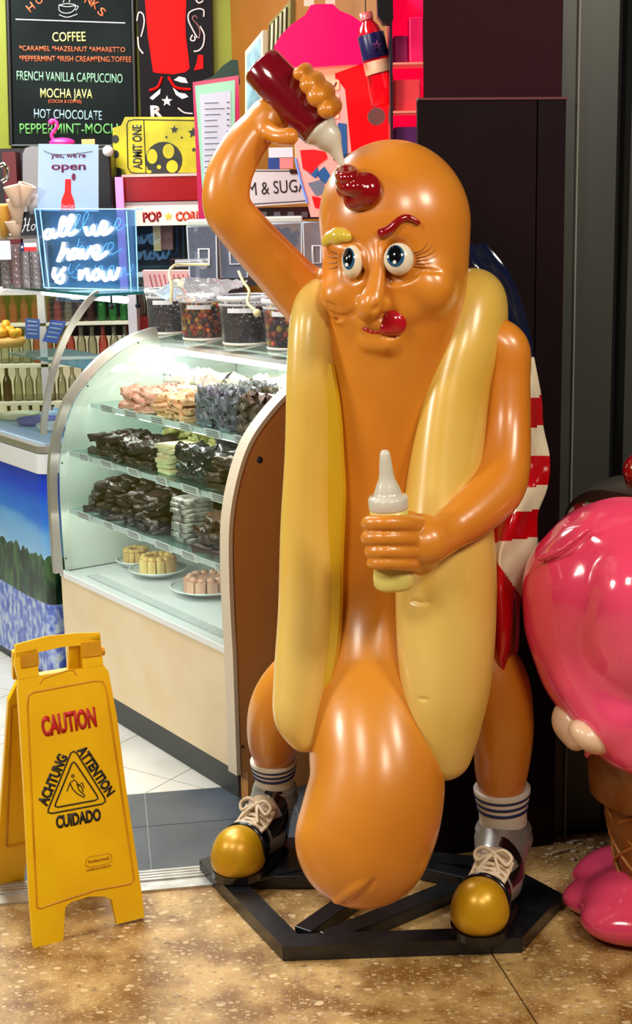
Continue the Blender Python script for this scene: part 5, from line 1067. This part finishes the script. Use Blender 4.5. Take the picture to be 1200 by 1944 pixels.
# cups, cones and chalk sign on the raised shelf at far left
cs = thing('cup_shelf', 'thin white shelf carrying paper cones and the small chalk sign', 'shelf', tuple(W(30, 452, 5.15)))
boxpx(Pl(W(30, 452, 5.1)), -120, 447, 78, 455, .22).build('board', mat('shelf_white', (216, 206, 206), .4), cs); 
for x in (-110, 70): boxpx(Pl(W(30, 452, 5.1)), x, 455, x+6, 560, .02, off=-.15).build('bracket', mat('shelf_white', (216, 206, 206)), cs)
PC = mat('paper_cone_tan', (206, 176, 150), .6); WF = mat('wafer_gold', (206, 150, 56), .6, bump=(90, .6))
for i, (x, y, r, h, lean, mt, lab) in enumerate(((22, 352, 16, 40, .2, PC, 'tan paper cone cup at the top left of the cone stack'), (52, 350, 17, 44, -.4, PC, 'tan paper cone cup tilted right at the top of the stack'), (30, 378, 18, 46, 0, PC, 'tan paper cone cup in the middle of the stack'), (26, 418, 17, 34, .1, PC, 'tan paper cone cup at the bottom of the stack'), (4, 388, 17, 60, 0, WF, 'golden wafer cone at the left edge'), (4, 430, 15, 26, 0, PC, 'tan paper cup below the golden wafer cone'))):
    c = W(x, y, 5.0+.02*i); ax = Vector((lean, .1, -1)).normalized(); r_ = m(r, c); h_ = m(h, c)
    o = MB().lathe([(r_*.92, .004), (r_, 0), (r_*1.02, .004), (r_*.45, h_), (0, h_), (r_*.3, h_*.6), (r_*.9, .01)], c, ax, 20).build('cone_cup', mt); tag(o, lab, 'cup', 'cone cups on the left shelf')
c = W(66, 372, 5.08); o = MB().lathe([(0, 0), (m(13, c), 0), (m(17, c), m(38, c)), (m(16, c), m(38, c)), (m(12, c), .004)], W(66, 407, 5.08), UP, 24).build('printed_cup', mat('cup_doodle', (214, 208, 208), .5, noise=22, c2=(120, 116, 124), detail=1)); tag(o, 'white paper cup with grey doodles left of the open sign', 'cup')
hp_ = Pl(W(55, 447, 5.06)); HO = thing('chalk_sign', 'small black sign with white script beginning Ho', 'sign', tuple(hp_.hit(55, 447))); boxpx(hp_, 38, 402, 78, 447, .012).build('board', mat('sign_navy_black', (12, 14, 28), .6), HO)
strokepx(hp_, [[(46, 418), (49, 414), (47, 430), (42, 441)], [(57, 414), (53, 430), (52, 438), (56, 437)], [(45, 429), (56, 426)], [(64, 426), (60, 430), (61, 437), (66, 434), (67, 427), (64, 426)]], 1.0, seg=5).build('lettering', mat('chalk_sign_white', (220, 222, 226), .6, emit=.1), HO)
CU = glass('clear_cup', (228, 226, 228), 1, .22, (170, 160, 160))
for i, (x, yt, lab) in enumerate(((14, 470, 'clear cup stack at the far left under the cone shelf'), (34, 464, 'clear cup stack second from left with an orange band'), (52, 464, 'clear cup stack behind the small flag sticker'), (71, 476, 'clear cup stack touching the neon sign stand'))):
    c = W(x, 548, 5.05); r_ = m(9.5, c); H_ = m(548-yt, c); b = MB(); pr = []
    for k in range(7): pr += [(r_*.86, H_*k/7), (r_*1.02, H_*(k+.8)/7), (r_*1.06, H_*(k+.9)/7)]
    b.lathe(pr, c, UP, 18); o = b.build('cup_stack', CU); tag(o, lab, 'cups', 'clear cup stacks')
o = boxpx(Pl(W(10, 480, 4.98)), -6, 457, 20, 493, .002).build('paper_note', mat('note_white', (206, 214, 226), .6)); tag(o, 'white paper note taped at the left edge by the cups', 'note')
fg = Pl(W(50, 470, 4.95)); FG = thing('flag_sticker', 'small flag sticker with a white star on blue, white and red', 'sticker', tuple(fg.hit(52, 478))); boxpx(fg, 38, 461, 45.5, 477, .001).build('blue_field', mat('flag_blue', (20, 30, 90), .5), FG); boxpx(fg, 45.5, 461, 69, 469, .001).build('white_field', mat('flag_white', (226, 222, 220), .5), FG); boxpx(fg, 45.5, 469, 69, 477, .001).build('red_field', mat('flag_red', (206, 40, 50), .5), FG)
polypx(fg, [(42+(3.4 if i % 2 == 0 else 1.5)*math.sin(math.pi*i/5), 469-(3.4 if i % 2 == 0 else 1.5)*math.cos(math.pi*i/5)) for i in range(10)], .001, off=.001).build('star', mat('flag_white', (226, 222, 220)), FG)
# glass door cooler with bottles
KY = 5.75; KP = Pl(W(150, 760, KY)); KC = thing('bottle_cooler', 'lit drinks cooler full of bottles behind the freezer canopy', 'cooler', tuple((KP.hit(150, 700).x, KY, 0)))
KW = mat('cooler_white', (206, 196, 196), .4); KI = mat('cooler_inside_lit', (216, 206, 170), .5, emit=.55)  # inner back glows by itself, standing for the light inside the cooler
kz1 = KP.hit(150, 548).z; kx0, kx1 = KP.uv(-60, 650)[0], KP.uv(262, 650)[0]; kxm = KP.o.x
def kbox(x0, x1, z0, z1, y0, y1, nm, mt): return MB().box((KP.o.x+(x0+x1)/2, KY+(y0+y1)/2, (z0+z1)/2), (x1-x0, y1-y0, z1-z0)).build(nm, mt, KC)
kbox(kx0, kx1, 0, kz1, .28, .30, 'inner_back', KI); kbox(kx0, kx1, 0, .12, 0, .3, 'base', KW); kbox(kx1-.035, kx1, .12, kz1, 0, .3, 'side_post', KW); kbox(kx0, kx1, kz1-.02, kz1, 0, .3, 'header', KW)
kxd = KP.uv(82, 650)[0]; kbox(kxd-.015, kxd+.015, .12, kz1-.02, 0, .03, 'door_post', KW)
kzs = [KP.hit(150, y).z for y in (612, 690, 762, 830)]
for z in kzs: kbox(kx0+.01, kx1-.035, z-.012, z, .0, .27, 'wire_shelf', mat('shelf_cream', (222, 214, 184), .4))
BCOL = {'g': glass('green_bottle', (150, 226, 150), 1, .25, (90, 190, 100)), 'c': glass('clear_bottle', (226, 226, 206), 1, .22, (196, 190, 160)), 'p': glass('rose_bottle', (240, 180, 160), 1, .35, (206, 90, 80)), 'd': glass('cola_bottle', (120, 70, 60), 1, .5, (96, 60, 56))}
CN = {'g': 'green', 'c': 'clear', 'p': 'rose red', 'd': 'brown'}; bmesh_ = {}
def bottle(x, y, z, h, kind, lab, grp):
    r = h*.14
    if kind not in bmesh_:
        b = MB(); h0 = .2; r0_ = h0*.14; b.lathe([(0, 0), (r0_, 0), (r0_*1.03, .01), (r0_, h0*.5), (r0_*.9, h0*.62), (r0_*.42, h0*.8), (r0_*.38, h0*.95), (r0_*.45, h0*.955), (r0_*.45, h0), (0, h0)], (0, 0, 0), UP, 14); me = bpy.data.meshes.new('bottle'); me.from_pydata(b.v, [], b.f); me.polygons.foreach_set('use_smooth', [True]*len(me.polygons)); me.materials.append(BCOL[kind]); bmesh_[kind] = me
    o = bpy.data.objects.new('soda_bottle', bmesh_[kind]); COL.objects.link(o); o.location = (x, y, z); o.scale = (h/.2,)*3; tag(o, lab, 'bottle', grp)
names_ = ['topmost', 'upper middle', 'lower middle', 'lowest']
for ri, (z, pat) in enumerate(zip(kzs, ('ppppppppcddggg', 'cccccppppccpcc', 'dddccccccccccc', 'ddddddddddcccc'))):
    zt_ = kz1 if ri == 0 else kzs[ri-1]; h = min((zt_-z)*.86, .155)
    for j in range(14):
        x = KP.o.x+kx0+.04+(kx1-kx0-.10)*j/13
        bottle(x, KY+.07, z, h, pat[j], f'{CN[pat[j]]} glass soda bottle, {ORD[13-j]} from the right on the {names_[ri]} cooler shelf', f'{CN[pat[j]]} bottles on the {names_[ri]} cooler shelf')
# side counter block behind everything
bc_ = thing('back_counter', 'long low back counter carrying the popcorn machine', 'counter', (-.555, 5.86, 0)); zc_ = PP.hit(300, 640).z
MB().box((-.555, 5.86, zc_-.02), (.32, .5, .04)).build('worktop', mat('counter_grey', (110, 104, 100), .4), bc_); MB().box((-.555, 5.86, (zc_-.04)/2), (.30, .46, zc_-.04)).build('cabinet', mat('counter_body', (70, 56, 50), .5), bc_)
# ---------------------------------------------------------------- menu stand
mp_ = Pl(W(410, 385, 5.3), yaw(8)); MS = thing('menu_stand', 'pink edged upright menu with a green top left of the raised arm', 'menu', tuple(mp_.hit(415, 440)))
polypx(mp_, [(378, 430), (402, 430), (460, 420), (453, 143), (366, 156)], .012).build('holder', mat('holder_pink', (196, 30, 90), .25, coat=.4), MS)
polypx(mp_, [(385, 372), (446, 366), (446, 152), (370, 163)], .001, off=.002).build('mint_page', mat('page_mint', (150, 214, 180), .3), MS)
polypx(mp_, [(388, 368), (438, 362), (438, 172), (379, 180)], .001, off=.004).build('page', mat('page_white', (198, 204, 220), .4), MS)
l = MB()
for i in range(15): y = 196+i*11; strokepx(mp_, [[(388, y), (406+random.randint(4, 20), y-1)]], .8, l, .006, False, 4); strokepx(mp_, [[(430, y-2), (435, y-2)]], 1.2, l, .006, False, 4)
l.build('print_line', mat('print_grey', (120, 124, 140), .6), MS)
polypx(Pl(mp_.o+Vector((0, .03, 0)), yaw(8)), [(374, 166), (456, 160), (452, 114), (440, 113), (424, 124), (404, 145), (385, 152), (374, 158)], .01).build('green_top', mat('dark_green_card', (16, 58, 44), .5), MS)
# pictures on the ochre wall
SWP = Pl(wr0, wd if (wd.cross(UP)).dot(wn) > 0 else -wd, UP)
for (P, lab, c) in ([[(474, 222), (508, 212), (508, 57), (474, 98)], 'white framed pale blue picture on the ochre side wall', (150, 190, 200)], [[(517, 120), (559, 100), (561, 0), (519, 45)], 'dark framed picture of vertical stripes on the ochre side wall', (206, 196, 150)]):
    t = thing('picture_frame', lab, 'picture', tuple(SWP.hit(*P[0]))); polypx(SWP, P, .02, off=.02).build('frame', mat('frame_cream', (216, 204, 170), .5) if P[0][0] < 500 else mat('frame_olive', (120, 108, 60), .5), t)
    cx = sum(p[0] for p in P)/4; cy = sum(p[1] for p in P)/4; polypx(SWP, [(cx+(x-cx)*.74, cy+(y-cy)*.84) for x, y in P], .002, off=.022).build('print', mat('print_'+str(c[0]), c, .4, noise=9, c2=tuple(int(v*.7) for v in c)), t)
    if P[0][0] > 500:
        for i in range(5): f = .12+.19*i; a = (P[0][0]+(P[1][0]-P[0][0])*f, P[0][1]+(P[1][1]-P[0][1])*f-8); b2 = (P[3][0]+(P[2][0]-P[3][0])*f, P[3][1]+(P[2][1]-P[3][1])*f+8); strokepx(SWP, [[a, b2]], 1.6, off=.026, smooth=False, seg=4).build('stripe', mat('stripe_dark', (50, 44, 24), .5), t)
for (P, nm) in (([(577, 12), (596, 12), (596, -40), (577, -40)], 'pale'), ([(618, 10), (636, 10), (636, -40), (618, -40)], 'striped')):
    o = polypx(Pl(W(600, 0, 5.0)), P, .01).build('hanging_card', mat('card_cream', (226, 200, 180), .5)); tag(o, f'{nm} strip of card hanging above the pink lit dome, '+('left one' if nm == 'pale' else 'right one'), 'card')
# ---------------------------------------------------------------- pink lit merchandiser
HPK = mat('pink_lit_plastic', (190, 0, 50), .4, emit=1.0, ec=(255, 0, 84), spec=.2); LRD = mat('red_lit_panel', (235, 4, 10), .3, emit=.8, ec=(255, 0, 10)); PCH = mat('peach_lit', (250, 170, 130), .4, emit=.35); DKC = mat('dark_column', (16, 10, 12), .4)
DP_ = Pl(W(640, 300, 4.55)); KM = thing('slush_merchandiser', 'red counter unit under a glowing hot pink dome behind the statue head', 'merchandiser', tuple(DP_.hit(640, 480)))
dome = [(520, 120), (521, 90), (533, 70), (552, 50), (580, 30), (590, 12), (605, 10), (632, 10), (644, 22), (668, 32), (690, 48), (712, 80), (714, 122), (660, 124), (600, 128), (556, 128)]
polypx(DP_, dome[::-1], .16, off=.03).build('dome', HPK, KM, bevel=.02)
polypx(DP_, [(560, 300), (720, 300), (716, 112), (556, 128)], .2).build('cream_band', PCH, KM); polypx(DP_, [(622, 420), (745, 420), (745, 150), (714, 112), (636, 140), (640, 200)], .1, off=.01).build('body', LRD, KM)
# cut-out card stand
cdp = Pl(W(600, 400, 4.35), yaw(-6)); CDS = thing('dessert_card', 'cut-out cardboard advert with stacked panels, blue trousers and red shirt shapes', 'advert', tuple(cdp.hit(600, 415)))
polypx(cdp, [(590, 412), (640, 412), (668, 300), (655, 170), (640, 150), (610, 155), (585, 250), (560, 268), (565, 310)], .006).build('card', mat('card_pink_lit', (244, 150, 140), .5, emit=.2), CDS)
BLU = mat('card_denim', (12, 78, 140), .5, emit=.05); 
for P, mt, nm in (([(574, 318), (598, 338), (606, 332), (600, 305), (590, 300)], BLU, 'trouser_shape'), ([(600, 330), (616, 316), (632, 340), (622, 350), (612, 346)], BLU, 'trouser_shape'), ([(570, 285), (575, 320), (592, 330), (606, 312), (622, 300), (618, 288), (596, 284)], LRD, 'shirt_shape'), ([(640, 300), (660, 300), (658, 235), (642, 233)], BLU, 'blue_strip'),
                  ([(584, 348), (600, 372), (620, 366), (612, 340)], mat('card_grey', (110, 110, 130), .5), 'grey_shape'), ([(592, 372), (618, 378), (614, 398), (598, 394)], LRD, 'red_shape')):
    polypx(cdp, P, .0015, off=.003).build(nm, mt, CDS)
for y in (150, 178, 204):
    o = polypx(cdp, [(612, y+24), (644, y+20), (644, y+2), (612, y+6)], .001, off=.004).build('letter_block', PCH, CDS); textpx(cdp, 'W', (615, y+20), (642, y+16), 10, mat('letter_maroon', (90, 6, 20), .5), CDS, off=.006, thick=.01)
textpx(cdp, 'dessert', (634, 306), (681, 291), 9, mat('letter_dark', (30, 10, 20), .5), CDS, off=.006, thick=.01)
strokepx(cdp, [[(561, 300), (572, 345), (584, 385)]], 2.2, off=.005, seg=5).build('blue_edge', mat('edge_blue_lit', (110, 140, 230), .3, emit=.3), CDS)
# hanging bottle shape
hb = W(720, 110, 4.2); HB = thing('hanging_bottle', 'big clear soda bottle ornament with a dark blue starred label hanging by the column', 'ornament', tuple(W(725, 200, 4.2)))
a = W(733, 198, 4.2); b_ = W(694, 24, 4.2); ax = b_-a; L = ax.length; r_ = m(27, a)
MB().lathe([(r_*.95, 0), (r_*1.02, .004), (r_*.98, L*.2), (r_*.86, L*.36), (r_*.92, L*.45), (r_*.92, L*.72), (r_*.7, L*.84), (r_*.42, L*.9), (r_*.40, L*.94)], a, ax, 28).build('bottle', glass('red_glow_plastic', (255, 90, 100), 1, .3, (240, 20, 50)), HB)
MB().lathe([(r_*.45, L*.92), (r_*.46, L), (0, L)], a, ax, 20).build('cap', mat('cap_rose', (196, 90, 90), .3), HB)
MB().lathe([(r_*.94, L*.50), (r_*.95, L*.505), (r_*.95, L*.76), (r_*.94, L*.765)], a, ax, 28).build('label', mat('label_navy', (24, 16, 70), .3), HB)
MB().lathe([(r_*.93, L*.34), (r_*.94, L*.345), (r_*.94, L*.47), (r_*.93, L*.475)], a, ax, 28).build('label', mat('label_cream', (240, 190, 150), .4, noise=14, c2=(210, 60, 50)), HB, 'cream and red band')
pls = Pl(a+ax*.62+Vector((0, -r_*1.0, 0)), yaw(0)); strokepx(Pl(pls.o), [[(716+9*math.sin(2*math.pi*i*2/5), 86-9*math.cos(2*math.pi*i*2/5)) for i in range(6)]], .8, off=.001, smooth=False, seg=4).build('star', mat('star_violet', (150, 60, 110), .4), HB)
MB().tube([b_, b_+UP*.6], .002, 6).build('cord', DKC, HB)
# shelf of pink lit goods by the column
sp_ = Pl(W(780, 290, 4.1)); SS = thing('pink_shelf_unit', 'pink lit shelf unit squeezed beside the dark column', 'shelf', tuple(sp_.hit(780, 420)))
boxpx(sp_, 745, -40, 815, 420, .01, off=-.12).build('back_panel', mat('pink_back', (250, 10, 80), .4, emit=.75, ec=(255, 0, 60)), SS); boxpx(sp_, 741, -40, 746, 420, .12).build('side_post', mat('dark_steel', (60, 50, 60), .3, metal=.5), SS)
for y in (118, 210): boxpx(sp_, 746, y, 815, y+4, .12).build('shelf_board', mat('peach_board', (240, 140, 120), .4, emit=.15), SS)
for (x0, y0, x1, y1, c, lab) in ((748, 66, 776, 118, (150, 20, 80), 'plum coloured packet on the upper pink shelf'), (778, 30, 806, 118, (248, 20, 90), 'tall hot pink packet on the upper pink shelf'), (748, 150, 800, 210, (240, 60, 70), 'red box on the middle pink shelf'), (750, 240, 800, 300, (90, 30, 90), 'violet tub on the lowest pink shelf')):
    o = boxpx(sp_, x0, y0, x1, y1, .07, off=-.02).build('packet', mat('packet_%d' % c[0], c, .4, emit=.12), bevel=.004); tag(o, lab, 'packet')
o = polypx(Pl(W(715, 230, 4.3)), [(715+17*math.cos(2*math.pi*i/24), 221-17*math.sin(2*math.pi*i/24)) for i in range(24)], .02).build('round_badge', mat('badge_grey', (104, 70, 66), .4), bevel=.002); tag(o, 'round grey brown disc below the hanging bottle', 'disc')
o = polypx(Pl(W(725, 30, 3.95)), [(716, 0), (717, 30), (728, 45), (742, 45), (747, 36), (745, -40), (716, -40)][::-1], .05).build('ceiling_speaker', mat('black_plastic', (10, 6, 8), .4), bevel=.008); tag(o, 'black housing hanging at the top beside the bottle ornament', 'speaker')
# cream and sugar sign on its caddy
cy = Pl(W(530, 400, 4.95), yaw(6)); CA = thing('condiment_caddy', 'black condiment caddy with a white sign reading cream and sugar', 'caddy', tuple(cy.hit(530, 422)))
polypx(cy, [(440, 396), (598, 392), (612, 415), (440, 422)], .10).build('tray', mat('caddy_black', (16, 16, 20), .3), CA); polypx(cy, [(440, 322), (572, 322), (590, 385), (440, 395)], .012, off=.02).build('sign_board', mat('sign_white', (200, 200, 204), .4), CA)
strokepx(cy, [[(440, 325), (566, 325), (583, 381), (440, 390)]], .8, off=.022, smooth=False, seg=4).build('border', mat('sign_line', (30, 30, 34), .5), CA)
textpx(cy, 'CREAM & SUGAR', (408, 376), (597, 362), 24, mat('sign_ink', (14, 14, 18), .5), CA, off=.022, thick=.0)
for i in range(5): boxpx(cy, 468+i*26, 402, 480+i*26, 413, .004, off=.002).build('slot', mat('slot_grey', (80, 80, 88), .4), CA)
polypx(cy, [(548, 322), (566, 322), (570, 330), (550, 330)], .004, off=.026).build('clip', mat('caddy_black', (16, 16, 20)), CA)
for (x0, y0, x1, y1, c, lab) in ((509, 300, 531, 322, (28, 60, 130), 'small blue box above the cream and sugar sign'), (531, 300, 556, 320, (232, 130, 130), 'small pink box above the cream and sugar sign'), (510, 280, 556, 299, (214, 216, 226), 'white packet above the blue and pink boxes')):
    o = boxpx(Pl(W(530, 325, 5.05)), x0, y0, x1, y1, .05).build('sachet_box', mat('sachet_%d' % c[0], c, .4)); tag(o, lab, 'box')
# ================================================================ caution sign
bl, br = F(64, 1800, 0), F(272, 1748, 0); fu = (br-bl).normalized(); fb_ = Vector((-fu.y, fu.x, 0)); bm0 = (bl+br)/2
tp_ = W(112, 1208, bm0.y+.135); tv = tp_-bm0; lean = tv.dot(fb_); vdir = Vector((0, 0, tv.z))+fb_*lean
CSP = Pl(bl, fu, vdir); YEp = mat('safety_yellow', (250, 200, 4), .38, noise=5, c2=(238, 182, 2), bump=(40, .05)); 
CS = thing('wet_floor_sign', 'yellow folding caution wet floor sign standing at the shop threshold', 'floor sign', tuple(bm0+fb_*lean))
YD = mat('safety_yellow_dark', (222, 160, 4), .4, noise=9, c2=(190, 130, 8))  # darker yellow for raised borders, pads, maker outline and hinges
out = [(64, 1802), (120, 1786), (124, 1722), (136, 1712), (170, 1702), (200, 1702), (212, 1708), (222, 1755), (274, 1742), (270, 1700), (240, 1500), (222, 1360), (206, 1275), (196, 1262), (36, 1290), (34, 1310), (46, 1500), (56, 1700)]
fp = MB(); fp.prism([CSP.hit(*p) for p in out], CSP.n, .014); fp.prism([CSP.hit(*p) for p in [(36, 1291), (74, 1284), (70, 1232), (30, 1240), (28, 1262)]], CSP.n, .014); fp.prism([CSP.hit(*p) for p in [(158, 1269), (196, 1263), (190, 1206), (152, 1212)]], CSP.n, .014); fp.prism([CSP.hit(*p) for p in [(30, 1248), (120, 1228), (192, 1222), (190, 1201), (150, 1202), (90, 1208), (30, 1224)]], CSP.n, .016)
fp.build('front_panel', YEp, CS, bevel=.003)
rm = strokepx(CSP, [[(70, 1722), (64, 1600), (52, 1340), (54, 1320), (64, 1314), (180, 1292), (196, 1294), (202, 1310), (250, 1640), (254, 1670), (246, 1678), (180, 1690), (100, 1716), (78, 1724), (70, 1722)]], 2.2, off=.0, seg=6, n=4, smooth=False).build('raised_border', YD, CS)
strokepx(CSP, [[(76, 1298), (82, 1288), (130, 1272), (140, 1272), (146, 1282)]], 1.8, off=.0, smooth=False).build('raised_border', YD, CS)
for P in ([(38, 1244), (72, 1238), (74, 1262), (40, 1268)], [(154, 1220), (190, 1216), (192, 1244), (156, 1248)]): polypx(CSP, P[::-1], .004, off=.004).build('handle_pad', YD, CS)
RDI = mat('sign_red_ink', (196, 22, 22), .5, noise=40, c2=(176, 30, 24)); BKI = mat('sign_black_ink', (26, 22, 20), .5)
textpx(CSP, 'CAUTION', (81, 1397), (184, 1377), 35, RDI, CS, thick=.05)
textpx(CSP, 'ACHTUNG', (88, 1531), (128, 1436), 19, BKI, CS, thick=.045); textpx(CSP, 'ATTENTION', (146, 1424), (204, 1513), 18, BKI, CS, thick=.045); textpx(CSP, 'CUIDADO', (107, 1572), (192, 1556), 22, BKI, CS, thick=.045)
strokepx(CSP, [[(134, 1430), (140, 1426), (146, 1430), (198, 1514), (200, 1521), (194, 1526), (98, 1544), (91, 1542), (92, 1535), (134, 1430)], [(136, 1450), (140, 1446), (144, 1450), (184, 1510), (186, 1516), (181, 1519), (110, 1532), (104, 1530), (106, 1524), (136, 1450)]], 1.5, off=.001, smooth=False).build('warning_triangle', BKI, CS)
strokepx(CSP, [[(141, 1473), (138, 1470), (135, 1473), (138, 1476), (141, 1473)], [(127, 1502), (133, 1486), (141, 1480), (145, 1484), (149, 1490), (156, 1486), (160, 1496)], [(133, 1487), (138, 1498), (147, 1507), (160, 1514), (161, 1510), (150, 1500), (146, 1488)], [(149, 1491), (154, 1492), (158, 1503)]], 1.0, off=.001, smooth=False).build('slipping_figure', BKI, CS)
strokepx(CSP, [[(164, 1630), (170, 1626), (205, 1620), (212, 1623), (211, 1634), (204, 1639), (170, 1646), (162, 1643), (164, 1630)]], .8, off=.001, smooth=False).build('maker_outline', YD, CS); textpx(CSP, 'Rubbermaid', (168, 1639), (207, 1631), 6, mat('faint_brown_ink', (170, 100, 10), .5), CS); textpx(CSP, 'COMMERCIAL PRODUCTS', (163, 1655), (211, 1645), 4, MATS['faint_brown_ink'], CS)
# rear panel
rear_b = bm0+fb_*(lean*2+.03); top_ = tp_+fb_*.0; vv = Vector((0, 0, tv.z))-fb_*(lean+.03)
RSP = Pl(rear_b-fu*(br-bl).length/2, fu, vv); wd_ = (br-bl).length; hgt = vv.length; g = lambda u, v: RSP.at(u*wd_, v*hgt, 0)
rp = MB(); rp.prism([g(0, 0), g(.25, 0), g(.28, .13), g(.36, .15), g(.66, .15), g(.74, .13), g(.76, 0), g(1, 0), g(.99, .2), g(.90, .78), g(.80, .86), g(.20, .86), g(.10, .78), g(.01, .2)], RSP.n, .014)
for a_, b2 in ((.14, .36), (.64, .86)): rp.prism([g(a_, .86), g(b2, .86), g(b2, .965), g(a_, .965)], RSP.n, .014)
rp.build('rear_panel', YEp, CS, bevel=.003)
rb_ = MB(); rb_.tube([g(.08, .18), g(.12, .76), g(.88, .76), g(.92, .18), g(.08, .18)], .003, 6); rb_.build('raised_border', YD, CS)
for u in (-.32, .32): MB().tube([tp_-UP*.05+fu*u*wd_-fu*.02, tp_-UP*.05+fu*u*wd_+fu*.02], .011, 10).build('hinge', YD, CS)
# ================================================================ pink ice cream statue
PKM = mat('pink_gloss', (236, 80, 120), .14, coat=.9, noise=2, c2=(228, 60, 94)); IC = thing('ice_cream_statue', 'giant glossy pink melting ice cream cone figure cut by the right edge', 'statue', (.78, 2.95, 0))
D = SDF((.38, 2.5, .35), (1.35, 3.35, 1.15), .006)
D.ell(W(1290, 1200, 2.98), (.30, .26, .27), k=.0); D.ell(W(1110, 1100, 2.92), (.125, .15, .115), k=.05); D.ell(W(1088, 1170, 2.92), (.105, .14, .14), k=.04); D.ell(W(1120, 1262, 2.9), (.105, .14, .12), k=.04); D.ell(W(1170, 1340, 2.86), (.10, .14, .10), k=.04)
D.ell(W(1240, 1400, 2.84), (.12, .14, .075), k=.04); D.ell(W(1190, 1020, 2.92), (.14, .16, .08), k=.05); D.ell(W(1300, 990, 2.94), (.2, .2, .09), k=.05)
D.ell(W(1250, 1180, 2.80), (.165, .12, .185), k=.02); D.ell(W(1205, 1130, 2.80), (.09, .11, .11), k=.03)
D.chain([P4(1020, 1060, 2.84, 10), P4(1070, 1040, 2.80, 9), P4(1120, 1000, 2.80, 9)], k=.03, n=3)
D.chain([P4(1112, 1420, 2.84, 9), P4(1114, 1444, 2.84, 9)], k=.008, n=1); D.blur(3)
link('scoop', D.mesh('scoop', IC.location), PKM, IC)
D = SDF((.5, 2.6, .8), (1.4, 3.3, 1.3), .006); D.ell(W(1270, 1000, 2.98), (.215, .24, .12), k=0); D.ell(W(1160, 990, 2.98), (.085, .10, .045), k=.05); D.blur(1); link('chocolate_sauce', D.mesh('chocolate', IC.location), mat('sauce_gloss', (44, 22, 10), .08, coat=1), IC, 'dark chocolate sauce on top')
MB().ball(W(1218, 893, 2.97), .040, 20, 14).build('cherry', RED, IC)
D = SDF((.42, 2.5, .30), (1.0, 3.1, .75), .004)
D.ell(W(1080, 1368, 2.86), (.036, .05, .045), k=0); D.ell(W(1092, 1392, 2.84), (.03, .05, .035), k=.01); D.ell(W(1120, 1398, 2.79), (.048, .045, .030), (Vector((.80, 0, -.6)), Vector((0, 1, 0)), Vector((.6, 0, .8))), .006)
link('finger_lobe', D.mesh('finger', IC.location), mat('glove_cream', (226, 190, 160), .35, coat=.4), IC, 'cream coloured rounded lobes under the scoop')
# cone
cc = Vector((W(1260, 1600, 2.95).x, 2.95, 0)); WFM = mat('waffle_brown', (150, 92, 34), .4, coat=.2, noise=7, c2=(132, 78, 28))
zr = W(1150, 1440, 2.85).z; rx = cc.x-W(1123, 1470, 2.9).x; rx2 = cc.x-W(1152, 1530, 2.93).x; rx3 = cc.x-W(1180, 1690, 2.93).x; zm = W(1150, 1518, 2.93).z; zb_ = .06
MB().lathe([(rx*.9, zr+.03), (rx, zr+.01), (rx*1.0, zr-.01), (rx*.95, zm+.01), (rx2*1.02, zm-.004), (rx2, zm-.008)], cc, UP, 40).build('cone_rim', WFM, IC)
MB().lathe([(rx2, zm), (rx2*.99, zm-.05), (rx3, zb_+.05), (rx3*.9, zb_)], cc, UP, 40).build('cone', WFM, IC)
wl = MB(); H_ = zm-zb_
for d_ in (-1, 1):
    for k_ in range(8):
        P = []
        for j in range(20):
            f = j/19; a = 2*math.pi*k_/8+d_*f*2.2; r_ = rx2+(rx3-rx2)*f+.001; P.append(cc+Vector((r_*math.cos(a), r_*math.sin(a), zm-.01-f*(H_-.03))))
        wl.tube(P, .004, 6)
wl.build('waffle_ridge', mat('waffle_light', (176, 112, 44), .4), IC)
D = SDF((.40, 2.45, -.01), (1.35, 3.3, .20), .005)
for (x, y, rxx, rz, Y) in ((1120, 1704, .060, .042, 0), (1170, 1745, .075, .052, 0), (1215, 1700, .10, .075, 0), (1145, 1668, .07, .04, 0), (1260, 1740, .11, .06, 0), (1200, 1650, .1, .06, 0)):
    p = F(x, y, rz*.9); D.ell(p, (rxx*1.05, rxx*.95, rz*.8), k=.05)
D.blur(2); g0 = D; link('melted_pool', D.mesh('pool', IC.location), PKM, IC, 'pink melted puddle at the foot')
b = MB(); b.lathe([(0, 0), (.16, 0), (.16, .03), (0, .03)], cc+Vector((0, 0, 0)), UP, 30); b.build('base_disc', BS, IC)
